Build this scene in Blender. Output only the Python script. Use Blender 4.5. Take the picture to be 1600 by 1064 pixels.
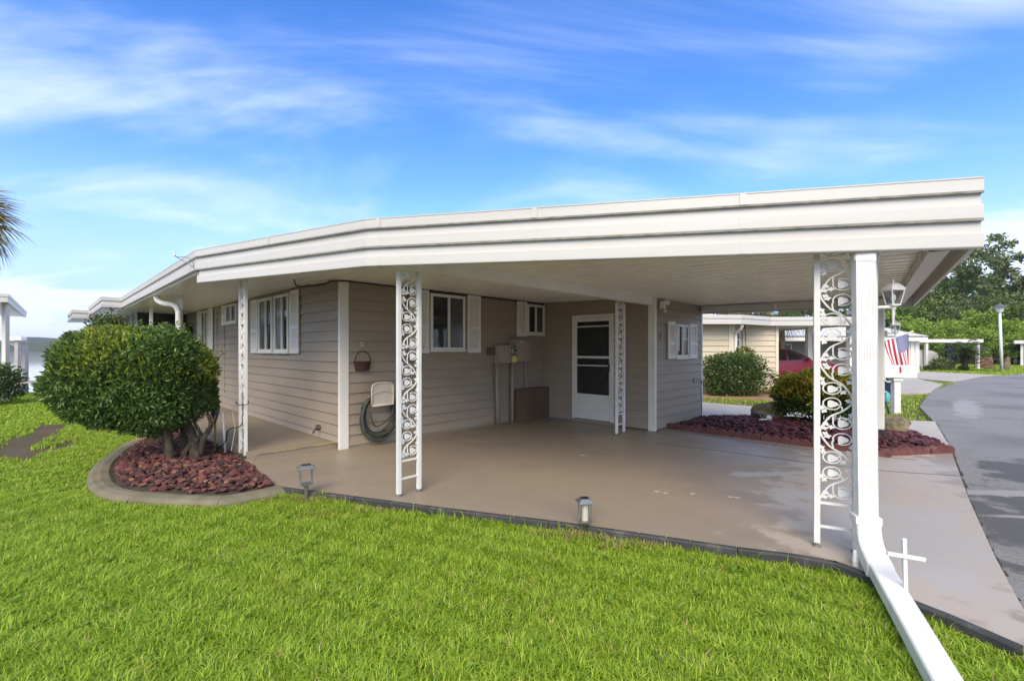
import bpy, bmesh, math, random
import numpy as np
from mathutils import Vector, Matrix
random.seed(7); rng = np.random.default_rng(7)
R = math.radians
for o in list(bpy.data.objects): bpy.data.objects.remove(o)
S = bpy.context.scene; COL = S.collection
CH = 1.42                                            # eye height above the carport floor

# ------------------------------------------------------------------ camera, sky, sun, exposure
cam = bpy.data.cameras.new('camera'); camo = bpy.data.objects.new('camera', cam); COL.objects.link(camo)
camo.location = (0, 0, CH); camo.rotation_euler = (R(90), 0, 0)
cam.sensor_width = 36; cam.lens = 36 * 710 / 1600
cam.shift_y = -(546 - 532) / 1600 * -1.0
cam.clip_start = 0.05; cam.clip_end = 6000
S.camera = camo
SUN_ELEV, SUN_AZ = R(39), R(188)                     # azimuth clockwise from +Y (the view direction)
w = bpy.data.worlds.new('World'); S.world = w; w.use_nodes = True
COVX, COVY = 10.5, 13.32
def build_world():
    nt = w.node_tree; N = nt.nodes; L = nt.links; N.clear()
    out = N.new('ShaderNodeOutputWorld'); bg = N.new('ShaderNodeBackground'); bg.inputs['Strength'].default_value = 0.135
    sky = N.new('ShaderNodeTexSky'); sky.sky_type = 'NISHITA'; sky.sun_disc = False
    sky.sun_elevation = SUN_ELEV; sky.sun_rotation = SUN_AZ; sky.altitude = 0; sky.air_density = 1.0; sky.dust_density = 0.6; sky.ozone_density = 3.0
    hs = N.new('ShaderNodeHueSaturation'); hs.inputs['Hue'].default_value = 0.518; hs.inputs['Saturation'].default_value = 1.36; hs.inputs['Value'].default_value = 1.62
    L.new(sky.outputs[0], hs.inputs['Color'])
    tc = N.new('ShaderNodeTexCoord'); sep = N.new('ShaderNodeSeparateXYZ'); L.new(tc.outputs['Generated'], sep.inputs[0])
    def math_(op, a, b=None):
        m = N.new('ShaderNodeMath'); m.operation = op
        for i, v in enumerate((a, b)):
            if v is None: continue
            if isinstance(v, (int, float)): m.inputs[i].default_value = v
            else: L.new(v, m.inputs[i])
        return m.outputs[0]
    def ramp(src, lo, hi):
        r = N.new('ShaderNodeMapRange'); r.interpolation_type = 'SMOOTHSTEP'
        r.inputs['From Min'].default_value = lo; r.inputs['From Max'].default_value = hi; L.new(src, r.inputs['Value']); return r.outputs['Result']
    zc = math_('MAXIMUM', sep.outputs['Z'], 0.06)
    zc2 = math_('ADD', zc, 0.10)
    px = math_('DIVIDE', sep.outputs['X'], zc2); py = math_('DIVIDE', sep.outputs['Y'], zc2)
    cmb = N.new('ShaderNodeCombineXYZ'); L.new(px, cmb.inputs[0]); L.new(py, cmb.inputs[1])
    mp = N.new('ShaderNodeMapping'); mp.inputs['Rotation'].default_value = (0, 0, R(10)); mp.inputs['Scale'].default_value = (0.55, 1.25, 1); mp.inputs['Location'].default_value = (1.3, 9.1, 0)
    L.new(cmb.outputs[0], mp.inputs[0])
    n1 = N.new('ShaderNodeTexNoise'); n1.inputs['Scale'].default_value = 0.9; n1.inputs['Detail'].default_value = 9; n1.inputs['Roughness'].default_value = 0.55; n1.inputs['Distortion'].default_value = 0.6
    L.new(mp.outputs[0], n1.inputs['Vector'])
    # broken cloud: a slow noise says where the cover is thick and where it thins to wisps
    mp3 = N.new('ShaderNodeMapping'); mp3.inputs['Location'].default_value = (COVX, COVY, 0); L.new(cmb.outputs[0], mp3.inputs[0])
    n3 = N.new('ShaderNodeTexNoise'); n3.inputs['Scale'].default_value = 0.42; n3.inputs['Detail'].default_value = 2; L.new(mp3.outputs[0], n3.inputs['Vector'])
    cov = ramp(n3.outputs['Fac'], 0.48, 0.66)
    wisp = ramp(math_('ADD', n1.outputs['Fac'], math_('MULTIPLY', cov, 0.21)), 0.43, 0.76)
    # low heaped clouds: noise on the direction itself, faded out above ~9 degrees
    mp2 = N.new('ShaderNodeMapping'); mp2.inputs['Scale'].default_value = (8, 8, 15); mp2.inputs['Location'].default_value = (0.4, 0.35, 0)
    L.new(tc.outputs['Generated'], mp2.inputs[0])
    n2 = N.new('ShaderNodeTexNoise'); n2.inputs['Scale'].default_value = 1.0; n2.inputs['Detail'].default_value = 7; n2.inputs['Roughness'].default_value = 0.52
    L.new(mp2.outputs[0], n2.inputs['Vector'])
    th = math_('MULTIPLY_ADD', sep.outputs['Z'], 3.0); nt.nodes[-1].inputs[2].default_value = 0.35
    heap = math_('SUBTRACT', n2.outputs['Fac'], th)
    heap = ramp(heap, 0.0, 0.03)
    hazef = ramp(sep.outputs['Z'], 0.36, 0.02)
    mixh = N.new('ShaderNodeMix'); mixh.data_type = 'RGBA'; L.new(math_('MULTIPLY', hazef, 0.9), mixh.inputs['Factor']); L.new(hs.outputs[0], mixh.inputs['A']); mixh.inputs['B'].default_value = (1.9, 3.2, 6.9, 1)
    mix1 = N.new('ShaderNodeMix'); mix1.data_type = 'RGBA'; L.new(math_('MULTIPLY', wisp, 0.8), mix1.inputs['Factor']); L.new(mixh.outputs['Result'], mix1.inputs['A']); mix1.inputs['B'].default_value = (4.4, 5.4, 7.9, 1)
    mix2 = N.new('ShaderNodeMix'); mix2.data_type = 'RGBA'; L.new(math_('MULTIPLY', heap, 0.85), mix2.inputs['Factor']); L.new(mix1.outputs['Result'], mix2.inputs['A']); mix2.inputs['B'].default_value = (4.2, 5.1, 7.3, 1)
    L.new(mix2.outputs['Result'], bg.inputs['Color']); L.new(bg.outputs[0], out.inputs['Surface'])
build_world()
sun = bpy.data.lights.new('sun', 'SUN'); sun.energy = 1.95; sun.angle = R(40); sun.color = (1.0, 0.94, 0.84)
suno = bpy.data.objects.new('sun', sun); COL.objects.link(suno)
sd = Vector((math.sin(SUN_AZ) * math.cos(SUN_ELEV), math.cos(SUN_AZ) * math.cos(SUN_ELEV), math.sin(SUN_ELEV)))
suno.rotation_euler = sd.to_track_quat('Z', 'Y').to_euler()
S.view_settings.view_transform = 'Standard'; S.view_settings.look = 'None'; S.view_settings.gamma = 1
S.view_settings.use_curve_mapping = False; S.view_settings.exposure = 0.80
S.view_settings.use_white_balance = True; S.view_settings.white_balance_temperature = 8000; S.view_settings.white_balance_tint = 6
S.render.engine = 'CYCLES'; S.cycles.max_bounces = 10; S.cycles.diffuse_bounces = 8; S.cycles.transparent_max_bounces = 12

# ------------------------------------------------------------------ materials
MC = {}
def mat(name, c1, c2=None, scale=4.0, rough=0.6, bump=0.0, bscale=60.0, spec=0.4, metal=0.0, stretch=(1, 1, 1), lo=0.35, hi=0.68, detail=5, rvar=0.0, c3=None, s3=1.2, lo3=0.55, hi3=0.7, coat=0.0):
    """base colour c1 blended to c2 by a noise on world position, optional third stain colour; fine relief"""
    if name in MC: return MC[name]
    m = bpy.data.materials.new(name); m.use_nodes = True; nt = m.node_tree; N = nt.nodes; L = nt.links
    b = N['Principled BSDF']; b.inputs['Roughness'].default_value = rough; b.inputs['Specular IOR Level'].default_value = spec; b.inputs['Metallic'].default_value = metal
    b.inputs['Coat Weight'].default_value = coat
    b.inputs['Base Color'].default_value = (*c1, 1)
    geo = N.new('ShaderNodeNewGeometry'); mp = N.new('ShaderNodeMapping'); mp.inputs['Scale'].default_value = stretch; L.new(geo.outputs['Position'], mp.inputs[0])
    if c2 is not None:
        n = N.new('ShaderNodeTexNoise'); n.inputs['Scale'].default_value = scale; n.inputs['Detail'].default_value = detail; L.new(mp.outputs[0], n.inputs['Vector'])
        r = N.new('ShaderNodeMapRange'); r.inputs['From Min'].default_value = lo; r.inputs['From Max'].default_value = hi; L.new(n.outputs['Fac'], r.inputs['Value'])
        mx = N.new('ShaderNodeMix'); mx.data_type = 'RGBA'; L.new(r.outputs[0], mx.inputs['Factor']); mx.inputs['A'].default_value = (*c1, 1); mx.inputs['B'].default_value = (*c2, 1)
        last = mx.outputs['Result']
        if c3 is not None:
            n3 = N.new('ShaderNodeTexNoise'); n3.inputs['Scale'].default_value = s3; n3.inputs['Detail'].default_value = 8; n3.inputs['Roughness'].default_value = 0.62; L.new(mp.outputs[0], n3.inputs['Vector'])
            r3 = N.new('ShaderNodeMapRange'); r3.inputs['From Min'].default_value = lo3; r3.inputs['From Max'].default_value = hi3; L.new(n3.outputs['Fac'], r3.inputs['Value'])
            m3 = N.new('ShaderNodeMix'); m3.data_type = 'RGBA'; L.new(r3.outputs[0], m3.inputs['Factor']); L.new(last, m3.inputs['A']); m3.inputs['B'].default_value = (*c3, 1); last = m3.outputs['Result']
        L.new(last, b.inputs['Base Color'])
        if rvar:
            rr = N.new('ShaderNodeMapRange'); rr.inputs['To Min'].default_value = rough - rvar; rr.inputs['To Max'].default_value = rough + rvar; L.new(r.outputs[0], rr.inputs['Value']); L.new(rr.outputs[0], b.inputs['Roughness'])
    if bump:
        nb = N.new('ShaderNodeTexNoise'); nb.inputs['Scale'].default_value = bscale; nb.inputs['Detail'].default_value = 4; L.new(mp.outputs[0], nb.inputs['Vector'])
        bp = N.new('ShaderNodeBump'); bp.inputs['Strength'].default_value = bump; bp.inputs['Distance'].default_value = 0.01; L.new(nb.outputs['Fac'], bp.inputs['Height']); L.new(bp.outputs[0], b.inputs['Normal'])
    MC[name] = m; return m

def leafmat(name, c1, c2, c3=None, trans=0.35, rough=0.45, patch=None, pscale=0.8, plo=0.5, phi=0.66):
    """each leaf or blade (mesh island) takes its own tint between c1 and c2; optional patches by position"""
    m = bpy.data.materials.new(name); m.use_nodes = True; nt = m.node_tree; N = nt.nodes; L = nt.links
    b = N['Principled BSDF']; b.inputs['Roughness'].default_value = rough; b.inputs['Specular IOR Level'].default_value = 0.35
    geo = N.new('ShaderNodeNewGeometry'); cr = N.new('ShaderNodeValToRGB')
    cr.color_ramp.elements[0].color = (*c1, 1); cr.color_ramp.elements[1].color = (*c2, 1)
    if c3: e = cr.color_ramp.elements.new(0.93); e.color = (*c2, 1); cr.color_ramp.elements[-1].color = (*c3, 1)
    L.new(geo.outputs['Random Per Island'], cr.inputs[0]); last = cr.outputs[0]
    if patch:
        n = N.new('ShaderNodeTexNoise'); n.inputs['Scale'].default_value = pscale; n.inputs['Detail'].default_value = 6; L.new(geo.outputs['Position'], n.inputs['Vector'])
        r = N.new('ShaderNodeMapRange'); r.inputs['From Min'].default_value = plo; r.inputs['From Max'].default_value = phi; L.new(n.outputs['Fac'], r.inputs['Value'])
        mx = N.new('ShaderNodeMix'); mx.data_type = 'RGBA'; L.new(r.outputs[0], mx.inputs['Factor']); L.new(last, mx.inputs['A']); mx.inputs['B'].default_value = (*patch, 1); last = mx.outputs['Result']
    L.new(last, b.inputs['Base Color'])
    tr = N.new('ShaderNodeBsdfTranslucent'); L.new(last, tr.inputs['Color'])
    ms = N.new('ShaderNodeMixShader'); ms.inputs[0].default_value = trans; L.new(b.outputs[0], ms.inputs[1]); L.new(tr.outputs[0], ms.inputs[2])
    L.new(ms.outputs[0], N['Material Output'].inputs['Surface'])
    MC[name] = m; return m

def glassmat(name, tint=(0.02, 0.024, 0.024), mixf=0.12):
    m = bpy.data.materials.new(name); m.use_nodes = True; b = m.node_tree.nodes['Principled BSDF']
    b.inputs['Base Color'].default_value = (*tint, 1); b.inputs['Roughness'].default_value = 0.03; b.inputs['Specular IOR Level'].default_value = 0.55
    MC[name] = m; return m
def clearglass(name):
    m = bpy.data.materials.new(name); m.use_nodes = True; N = m.node_tree.nodes; L = m.node_tree.links
    t = N.new('ShaderNodeBsdfTransparent'); t.inputs[0].default_value = (0.86, 0.88, 0.87, 1); g = N.new('ShaderNodeBsdfGlossy'); g.inputs['Roughness'].default_value = 0.08
    ms = N.new('ShaderNodeMixShader'); ms.inputs[0].default_value = 0.12; L.new(t.outputs[0], ms.inputs[1]); L.new(g.outputs[0], ms.inputs[2]); L.new(ms.outputs[0], N['Material Output'].inputs['Surface'])
    MC[name] = m; return m

WHITE = mat('white_paint', (0.78, 0.76, 0.70), (0.70, 0.68, 0.61), 1.6, 0.42, 0.03, 40, c3=(0.60, 0.58, 0.50), s3=2.2, lo3=0.60, hi3=0.85)
WHITE2 = mat('white_iron_paint', (0.74, 0.735, 0.70), (0.67, 0.665, 0.63), 9, 0.4, 0.05, 160)
FASC = mat('white_aluminium', (0.61, 0.59, 0.54), (0.56, 0.54, 0.49), 0.8, 0.38, 0.02, 20, stretch=(0.6, 0.6, 9), c3=(0.62, 0.60, 0.52), s3=2.0, lo3=0.58, hi3=0.9)
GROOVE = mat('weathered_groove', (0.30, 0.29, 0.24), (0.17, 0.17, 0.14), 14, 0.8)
CEIL = mat('ceiling_paint', (0.87, 0.84, 0.76), (0.82, 0.79, 0.71), 2.5, 0.36, 0.0, 12, stretch=(1, 1, 1), rvar=0.08)
SIDING = mat('taupe_siding_paint', (0.345, 0.283, 0.216), (0.315, 0.257, 0.195), 1.1, 0.55, 0.10, 90, stretch=(1, 1, 5), c3=(0.29, 0.255, 0.205), s3=3.0, lo3=0.58, hi3=0.8)
BOXP = mat('taupe_metal_paint', (0.39, 0.30, 0.245), (0.35, 0.27, 0.22), 4, 0.5, 0.03, 60)
BROWN = mat('brown_board', (0.155, 0.098, 0.062), (0.12, 0.075, 0.048), 3, 0.6, 0.05, 40, stretch=(1, 1, 0.3))
DARKIN = mat('dark_interior', (0.018, 0.018, 0.017), None, rough=0.8)
GLASS = glassmat('window_glass'); CLEAR = clearglass('lantern_glass')
SCREEN = mat('dark_screen', (0.020, 0.022, 0.022), (0.03, 0.032, 0.03), 8, 0.22)
GLASS2 = glassmat('screened_glass', (0.085, 0.088, 0.082)); GLASS2.node_tree.nodes['Principled BSDF'].inputs['Roughness'].default_value = 0.12
CURTAIN = mat('pale_blind', (0.40, 0.40, 0.37), (0.30, 0.30, 0.28), 5, 0.8, stretch=(6, 6, 1))
FLOOR = mat('painted_floor', (0.325, 0.260, 0.190), (0.290, 0.230, 0.168), 0.9, 0.48, 0.05, 70, c3=(0.235, 0.187, 0.148), s3=0.7, lo3=0.52, hi3=0.78, rvar=0.10)
WALK = mat('painted_walk', (0.30, 0.245, 0.185), (0.26, 0.21, 0.16), 1.2, 0.5, 0.05, 70)
CONC = mat('pale_concrete', (0.47, 0.42, 0.36), (0.40, 0.355, 0.30), 0.8, 0.7, 0.10, 50, c3=(0.33, 0.29, 0.24), s3=1.4, lo3=0.54, hi3=0.74)
PINKC = mat('tinted_concrete', (0.42, 0.30, 0.23), (0.36, 0.26, 0.20), 1.2, 0.75, 0.06, 50)
CURBM = mat('curb_concrete', (0.22, 0.19, 0.125), (0.125, 0.115, 0.062), 3, 0.9, 0.6, 45, c3=(0.36, 0.20, 0.09), s3=0.9, lo3=0.55, hi3=0.68)
EDGEM = mat('grey_edging', (0.058, 0.059, 0.058), (0.036, 0.037, 0.037), 6, 0.65, 0.2, 60, c3=(0.14, 0.13, 0.11), s3=5)
ASPH = mat('asphalt', (0.275, 0.265, 0.250), (0.185, 0.180, 0.170), 45, 0.85, 0.9, 110, c3=(0.165, 0.160, 0.152), s3=0.45, lo3=0.48, hi3=0.66, detail=3)
SOIL = mat('soil', (0.075, 0.052, 0.035), (0.045, 0.032, 0.022), 6, 0.95, 0.5, 40)
TURF = mat('turf_base', (0.105, 0.075, 0.042), (0.075, 0.060, 0.030), 1.2, 0.95, 0.6, 50, c3=(0.12, 0.085, 0.052), s3=0.8, lo3=0.58, hi3=0.72)
STRAW = mat('pine_straw', (0.36, 0.22, 0.12), (0.26, 0.15, 0.08), 8, 0.95, 0.5, 60)
BARK = mat('bark', (0.105, 0.078, 0.050), (0.048, 0.036, 0.024), 9, 0.9, 0.8, 45, c3=(0.17, 0.16, 0.11), s3=6)
BARKD = mat('dark_bark', (0.10, 0.08, 0.06), (0.06, 0.05, 0.04), 6, 0.9, 0.6, 20)
ROCKM = [mat('lava_rock_red', (0.165, 0.058, 0.048), (0.095, 0.038, 0.033), 14, 0.9, 0.7, 90), mat('lava_rock_dark', (0.085, 0.040, 0.035), (0.055, 0.028, 0.025), 14, 0.9, 0.7, 90),
         mat('lava_rock_pink', (0.23, 0.075, 0.060), (0.14, 0.045, 0.036), 14, 0.9, 0.7, 90), mat('lava_rock_tan', (0.27, 0.135, 0.075), (0.17, 0.08, 0.048), 14, 0.9, 0.6, 90)]
MULM = [mat('maroon_rock', (0.130, 0.030, 0.034), (0.072, 0.018, 0.021), 12, 0.55, 0.6, 90), mat('maroon_rock_dark', (0.060, 0.013, 0.017), (0.034, 0.010, 0.012), 12, 0.75, 0.6, 90), mat('maroon_rock_light', (0.175, 0.045, 0.048), (0.10, 0.026, 0.030), 12, 0.75, 0.6, 90)]
BRICKR = mat('red_edging_brick', (0.165, 0.062, 0.054), (0.120, 0.044, 0.040), 7, 0.85, 0.3, 80, c3=(0.22, 0.11, 0.095), s3=4)
STONE = mat('boulder_stone', (0.27, 0.215, 0.12), (0.12, 0.10, 0.06), 9, 0.9, 1.0, 22, c3=(0.05, 0.055, 0.03), s3=4, lo3=0.5)
METAL = mat('brushed_metal', (0.42, 0.42, 0.41), (0.33, 0.33, 0.32), 8, 0.35, metal=0.8)
DMETAL = mat('dark_metal', (0.05, 0.05, 0.05), None, rough=0.45, metal=0.3)
BLACK = mat('black_rubber', (0.015, 0.015, 0.015), None, rough=0.6)
HOSEM = mat('green_hose', (0.075, 0.088, 0.068), (0.055, 0.068, 0.052), 10, 0.55)
BEIGEP = mat('beige_plastic', (0.66, 0.58, 0.48), (0.58, 0.51, 0.42), 6, 0.5)
WICKER = mat('maroon_wicker', (0.095, 0.043, 0.033), (0.055, 0.027, 0.022), 30, 0.8, 0.8, 120)
YELLOW = mat('yellow_plastic', (0.75, 0.72, 0.13), None, rough=0.5)
SOLARP = mat('solar_cell', (0.02, 0.022, 0.03), None, rough=0.15)
BAMBOO = mat('bamboo', (0.42, 0.27, 0.08), (0.32, 0.19, 0.05), 10, 0.6)
GREYP = mat('grey_plastic', (0.11, 0.11, 0.115), None, rough=0.5)
CREAM = mat('cream_siding', (0.62, 0.54, 0.39), (0.58, 0.50, 0.36), 0.7, 0.55, 0.05, 60)
CREAMT = mat('cream_trim', (0.70, 0.64, 0.50), None, rough=0.5)
LATTICE = mat('grey_panel', (0.30, 0.29, 0.26), (0.26, 0.25, 0.23), 3, 0.7)
REDCAR = mat('red_car_paint', (0.26, 0.012, 0.026), (0.23, 0.010, 0.022), 2, 0.35, coat=0.25)
TYRE = mat('tyre_rubber', (0.02, 0.02, 0.02), None, rough=0.8)
FLAGR = mat('flag_red', (0.50, 0.035, 0.055), None, rough=0.8); FLAGW = mat('flag_white', (0.78, 0.76, 0.76), None, rough=0.8); FLAGB = mat('flag_blue', (0.022, 0.045, 0.20), None, rough=0.8)
NAVY = mat('navy_plastic', (0.018, 0.024, 0.05), None, rough=0.45)
TEAL = mat('teal_glass', (0.10, 0.42, 0.42), None, rough=0.2)
TARP = mat('grey_cover', (0.44, 0.44, 0.42), (0.36, 0.36, 0.34), 3, 0.8)
REDBRK = mat('red_brick', (0.28, 0.12, 0.075), (0.20, 0.08, 0.05), 8, 0.9, 0.3, 60)
WOODG = mat('grey_wood', (0.40, 0.38, 0.35), (0.32, 0.30, 0.27), 5, 0.8)
HILLM = mat('far_hill_woods', (0.035, 0.055, 0.030), (0.055, 0.072, 0.04), 0.02, 0.95)
TAPE = mat('worn_yellow_tape', (0.50, 0.38, 0.10), (0.26, 0.20, 0.13), 7, 0.7, lo=0.42, hi=0.56)
OLDCONC = mat('wet_patch', (0.50, 0.49, 0.46), (0.43, 0.42, 0.40), 2, 0.55, 0.06, 60)
BOATL = mat('lamp_head', (0.72, 0.72, 0.70), None, rough=0.4)

# ------------------------------------------------------------------ mesh helpers
def link(name, me, m=None, parent=None, kind=None):
    o = bpy.data.objects.new(name, me); COL.objects.link(o)
    if m is not None and me is not None and not len(me.materials):
        for k in (m if isinstance(m, (list, tuple)) else [m]): me.materials.append(k)
    if parent is not None: o.parent = parent
    if kind: o['kind'] = kind
    return o
class MB:
    def __init__(s, org=(0, 0, 0)): s.v = []; s.f = []; s.mi = []; s.org = Vector(org); s.cur = 0
    def add(s, vs, fs):
        n = len(s.v); s.v += [tuple(Vector(p) - s.org) for p in vs]; s.f += [tuple(i + n for i in f) for f in fs]; s.mi += [s.cur] * len(fs)
    def box(s, x0, x1, y0, y1, z0, z1):
        s.add([(x, y, z) for z in (z0, z1) for y in (y0, y1) for x in (x0, x1)], [(0, 2, 3, 1), (4, 5, 7, 6), (0, 1, 5, 4), (2, 6, 7, 3), (0, 4, 6, 2), (1, 3, 7, 5)])
    def obox(s, c, ax, ay, az):
        c, ax, ay, az = map(Vector, (c, ax, ay, az))
        s.add([c + sx * ax + sy * ay + sz * az for sz in (-1, 1) for sy in (-1, 1) for sx in (-1, 1)], [(0, 2, 3, 1), (4, 5, 7, 6), (0, 1, 5, 4), (2, 6, 7, 3), (0, 4, 6, 2), (1, 3, 7, 5)])
    def beam(s, p, q, w, h, up=(0, 0, 1)):
        p, q, up = Vector(p), Vector(q), Vector(up); d = q - p; side = d.cross(up)
        if side.length < 1e-6: side = d.cross(Vector((1, 0, 0)))
        side.normalize(); u2 = side.cross(d).normalized()
        s.obox((p + q) / 2, d / 2, side * w / 2, u2 * h / 2)
    def tube(s, pts, r, n=8, cap=True):
        pts = [Vector(p) for p in pts]; rs = r if isinstance(r, (list, tuple)) else [r] * len(pts); base = len(s.v); prev = None; vs = []
        for i, p in enumerate(pts):
            d = (pts[min(i + 1, len(pts) - 1)] - pts[max(i - 1, 0)]).normalized()
            if prev is None: a = d.orthogonal().normalized()
            else: a = (prev - d * prev.dot(d)); a = a.normalized() if a.length > 1e-6 else d.orthogonal().normalized()
            prev = a; b = d.cross(a)
            for k in range(n):
                t = 2 * math.pi * k / n; vs.append(p + (a * math.cos(t) + b * math.sin(t)) * rs[i])
        fs = [(i * n + k, i * n + (k + 1) % n, (i + 1) * n + (k + 1) % n, (i + 1) * n + k) for i in range(len(pts) - 1) for k in range(n)]
        if cap: fs += [tuple(range(n - 1, -1, -1)), tuple((len(pts) - 1) * n + k for k in range(n))]
        s.add(vs, fs)
    def prism(s, poly, z0, z1):
        n = len(poly); a = sum(poly[i][0] * poly[(i + 1) % n][1] - poly[(i + 1) % n][0] * poly[i][1] for i in range(n))
        if a < 0: poly = poly[::-1]
        g0 = z0 if callable(z0) else (lambda x, y: z0); g1 = z1 if callable(z1) else (lambda x, y: z1)
        s.add([(x, y, g0(x, y)) for x, y in poly] + [(x, y, g1(x, y)) for x, y in poly],
              [tuple(range(n - 1, -1, -1)), tuple(range(n, 2 * n))] + [(i, (i + 1) % n, n + (i + 1) % n, n + i) for i in range(n)])
    def lathe(s, prof, c=(0, 0, 0), n=16, axis=None):
        c = Vector(c); M3 = Matrix.Identity(3) if axis is None else Vector(axis).to_track_quat('Z', 'Y').to_matrix(); vs = []
        for r, z in prof:
            for k in range(n): t = 2 * math.pi * k / n; vs.append(c + M3 @ Vector((r * math.cos(t), r * math.sin(t), z)))
        m = len(prof)
        s.add(vs, [(i * n + k, i * n + (k + 1) % n, (i + 1) * n + (k + 1) % n, (i + 1) * n + k) for i in range(m - 1) for k in range(n)] + [tuple(range(n - 1, -1, -1)), tuple((m - 1) * n + k for k in range(n))])
    def ball(s, c, rx, ry=None, rz=None, n=12, m=8):
        ry = ry or rx; rz = rz or rx; c = Vector(c); vs = [c + Vector((0, 0, -rz))]
        for i in range(1, m):
            a = math.pi * i / m - math.pi / 2
            vs += [c + Vector((rx * math.cos(a) * math.cos(2 * math.pi * k / n), ry * math.cos(a) * math.sin(2 * math.pi * k / n), rz * math.sin(a))) for k in range(n)]
        vs.append(c + Vector((0, 0, rz))); fs = [(0, 1 + (k + 1) % n, 1 + k) for k in range(n)]
        for i in range(m - 2): fs += [(1 + i * n + k, 1 + i * n + (k + 1) % n, 1 + (i + 1) * n + (k + 1) % n, 1 + (i + 1) * n + k) for k in range(n)]
        e = len(vs) - 1; fs += [(1 + (m - 2) * n + k, 1 + (m - 2) * n + (k + 1) % n, e) for k in range(n)]
        s.add(vs, fs)
    def strip(s, prof, path, closed=False):
        """sweep a profile of (outward, z) along a plan path; outward is to the right of travel; mitred"""
        P = [Vector((p[0], p[1])) for p in path]; zoff = [p[2] if len(p) > 2 else 0 for p in path]; n = len(P); vs = []
        for i in range(n):
            d0 = (P[i] - P[i - 1]).normalized() if i else None; d1 = (P[i + 1] - P[i]).normalized() if i < n - 1 else None
            d0 = d0 or d1; d1 = d1 or d0
            n0 = Vector((d0.y, -d0.x)); n1 = Vector((d1.y, -d1.x)); m = (n0 + n1).normalized(); m = m / max(0.3, m.dot(n0))
            for o, z in prof: vs.append((P[i].x + m.x * o, P[i].y + m.y * o, z + zoff[i]))
        k = len(prof); fs = [(i * k + j, i * k + (j + 1) % k, (i + 1) * k + (j + 1) % k, (i + 1) * k + j) for i in range(n - 1) for j in range(k)]
        fs += [tuple(range(k - 1, -1, -1)), tuple((n - 1) * k + j for j in range(k))]
        s.add(vs, fs)
    def mesh(s, name, smooth=False):
        me = bpy.data.meshes.new(name); me.from_pydata(s.v, [], s.f)
        bm = bmesh.new(); bm.from_mesh(me); bmesh.ops.recalc_face_normals(bm, faces=bm.faces); bm.to_mesh(me); bm.free()
        if any(s.mi): me.polygons.foreach_set('material_index', s.mi)
        if smooth: me.polygons.foreach_set('use_smooth', [True] * len(me.polygons))
        return me
    def build(s, name, m, parent=None, smooth=False, bevel=0, kind=None):
        o = link(name, s.mesh(name, smooth), m, parent, kind)
        if bevel: md = o.modifiers.new('bevel', 'BEVEL'); md.width = bevel; md.segments = 2; md.limit_method = 'ANGLE'; md.angle_limit = R(40)
        return o
def tag(o, label=None, cat=None, group=None, kind=None):
    if label: o['label'] = label
    if cat: o['category'] = cat
    if group: o['group'] = group
    if kind: o['kind'] = kind
    return o
def thing(name, label, cat, loc=(0, 0, 0), rz=0, group=None):
    o = bpy.data.objects.new(name, None); COL.objects.link(o); o.location = loc; o.rotation_euler = (0, 0, rz); o.empty_display_size = 0.2
    return tag(o, label, cat, group)
def dup(root, loc, rz=0, scale=None, label=None, group=None):
    r = root.copy(); COL.objects.link(r); r.location = loc; r.rotation_euler = (0, 0, rz)
    if scale: r.scale = scale if isinstance(scale, (list, tuple)) else (scale,) * 3
    if label: r['label'] = label
    if group: r['group'] = group
    for ch in list(root.children):
        c = ch.copy(); COL.objects.link(c); c.parent = r
        for g in list(ch.children):
            d = g.copy(); COL.objects.link(d); d.parent = c
    return r
def np_mesh(name, V, F, smooth=False):
    """V (n,3), F (m,k) arrays to a mesh, fast"""
    me = bpy.data.meshes.new(name); me.vertices.add(len(V)); me.vertices.foreach_set('co', np.asarray(V, np.float32).ravel())
    k = F.shape[1]; me.loops.add(F.size); me.loops.foreach_set('vertex_index', F.astype(np.int32).ravel())
    me.polygons.add(len(F)); me.polygons.foreach_set('loop_start', np.arange(0, F.size, k, dtype=np.int32)); me.polygons.foreach_set('loop_total', np.full(len(F), k, np.int32))
    if smooth: me.polygons.foreach_set('use_smooth', np.ones(len(F), bool))
    me.update(calc_edges=True); me.validate(); return me
def unit(a): return a / np.maximum(np.linalg.norm(a, axis=1, keepdims=True), 1e-9)
def leaves(name, P, D, L, W, fold=0.25):
    """one folded leaf (two triangles) at each point P, pointing along D"""
    n = len(P); D = unit(D); up = unit(rng.normal(size=(n, 3)) * 0.6 + np.array([0, 0, 1.0])); Sd = unit(np.cross(D, up)); Nn = np.cross(Sd, D)
    L = np.broadcast_to(L, n)[:, None]; W = np.broadcast_to(W, n)[:, None]
    mid = P + D * L * 0.5 + Nn * W * fold
    V = np.stack([P, mid + Sd * W / 2, P + D * L - Nn * L * 0.12, mid - Sd * W / 2], 1).reshape(-1, 3)
    b = np.arange(n)[:, None] * 4; F = np.concatenate([b + np.array([[0, 1, 2]]), b + np.array([[0, 2, 3]])], 0)
    return np_mesh(name, V, F)
def inpoly(x, y, poly):
    r = np.zeros(len(x), bool); n = len(poly); j = n - 1
    for i in range(n):
        xi, yi = poly[i][:2]; xj, yj = poly[j][:2]
        c = ((yi > y) != (yj > y)) & (x < (xj - xi) * (y - yi) / ((yj - yi) or 1e-9) + xi); r ^= c; j = i
    return r
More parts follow.
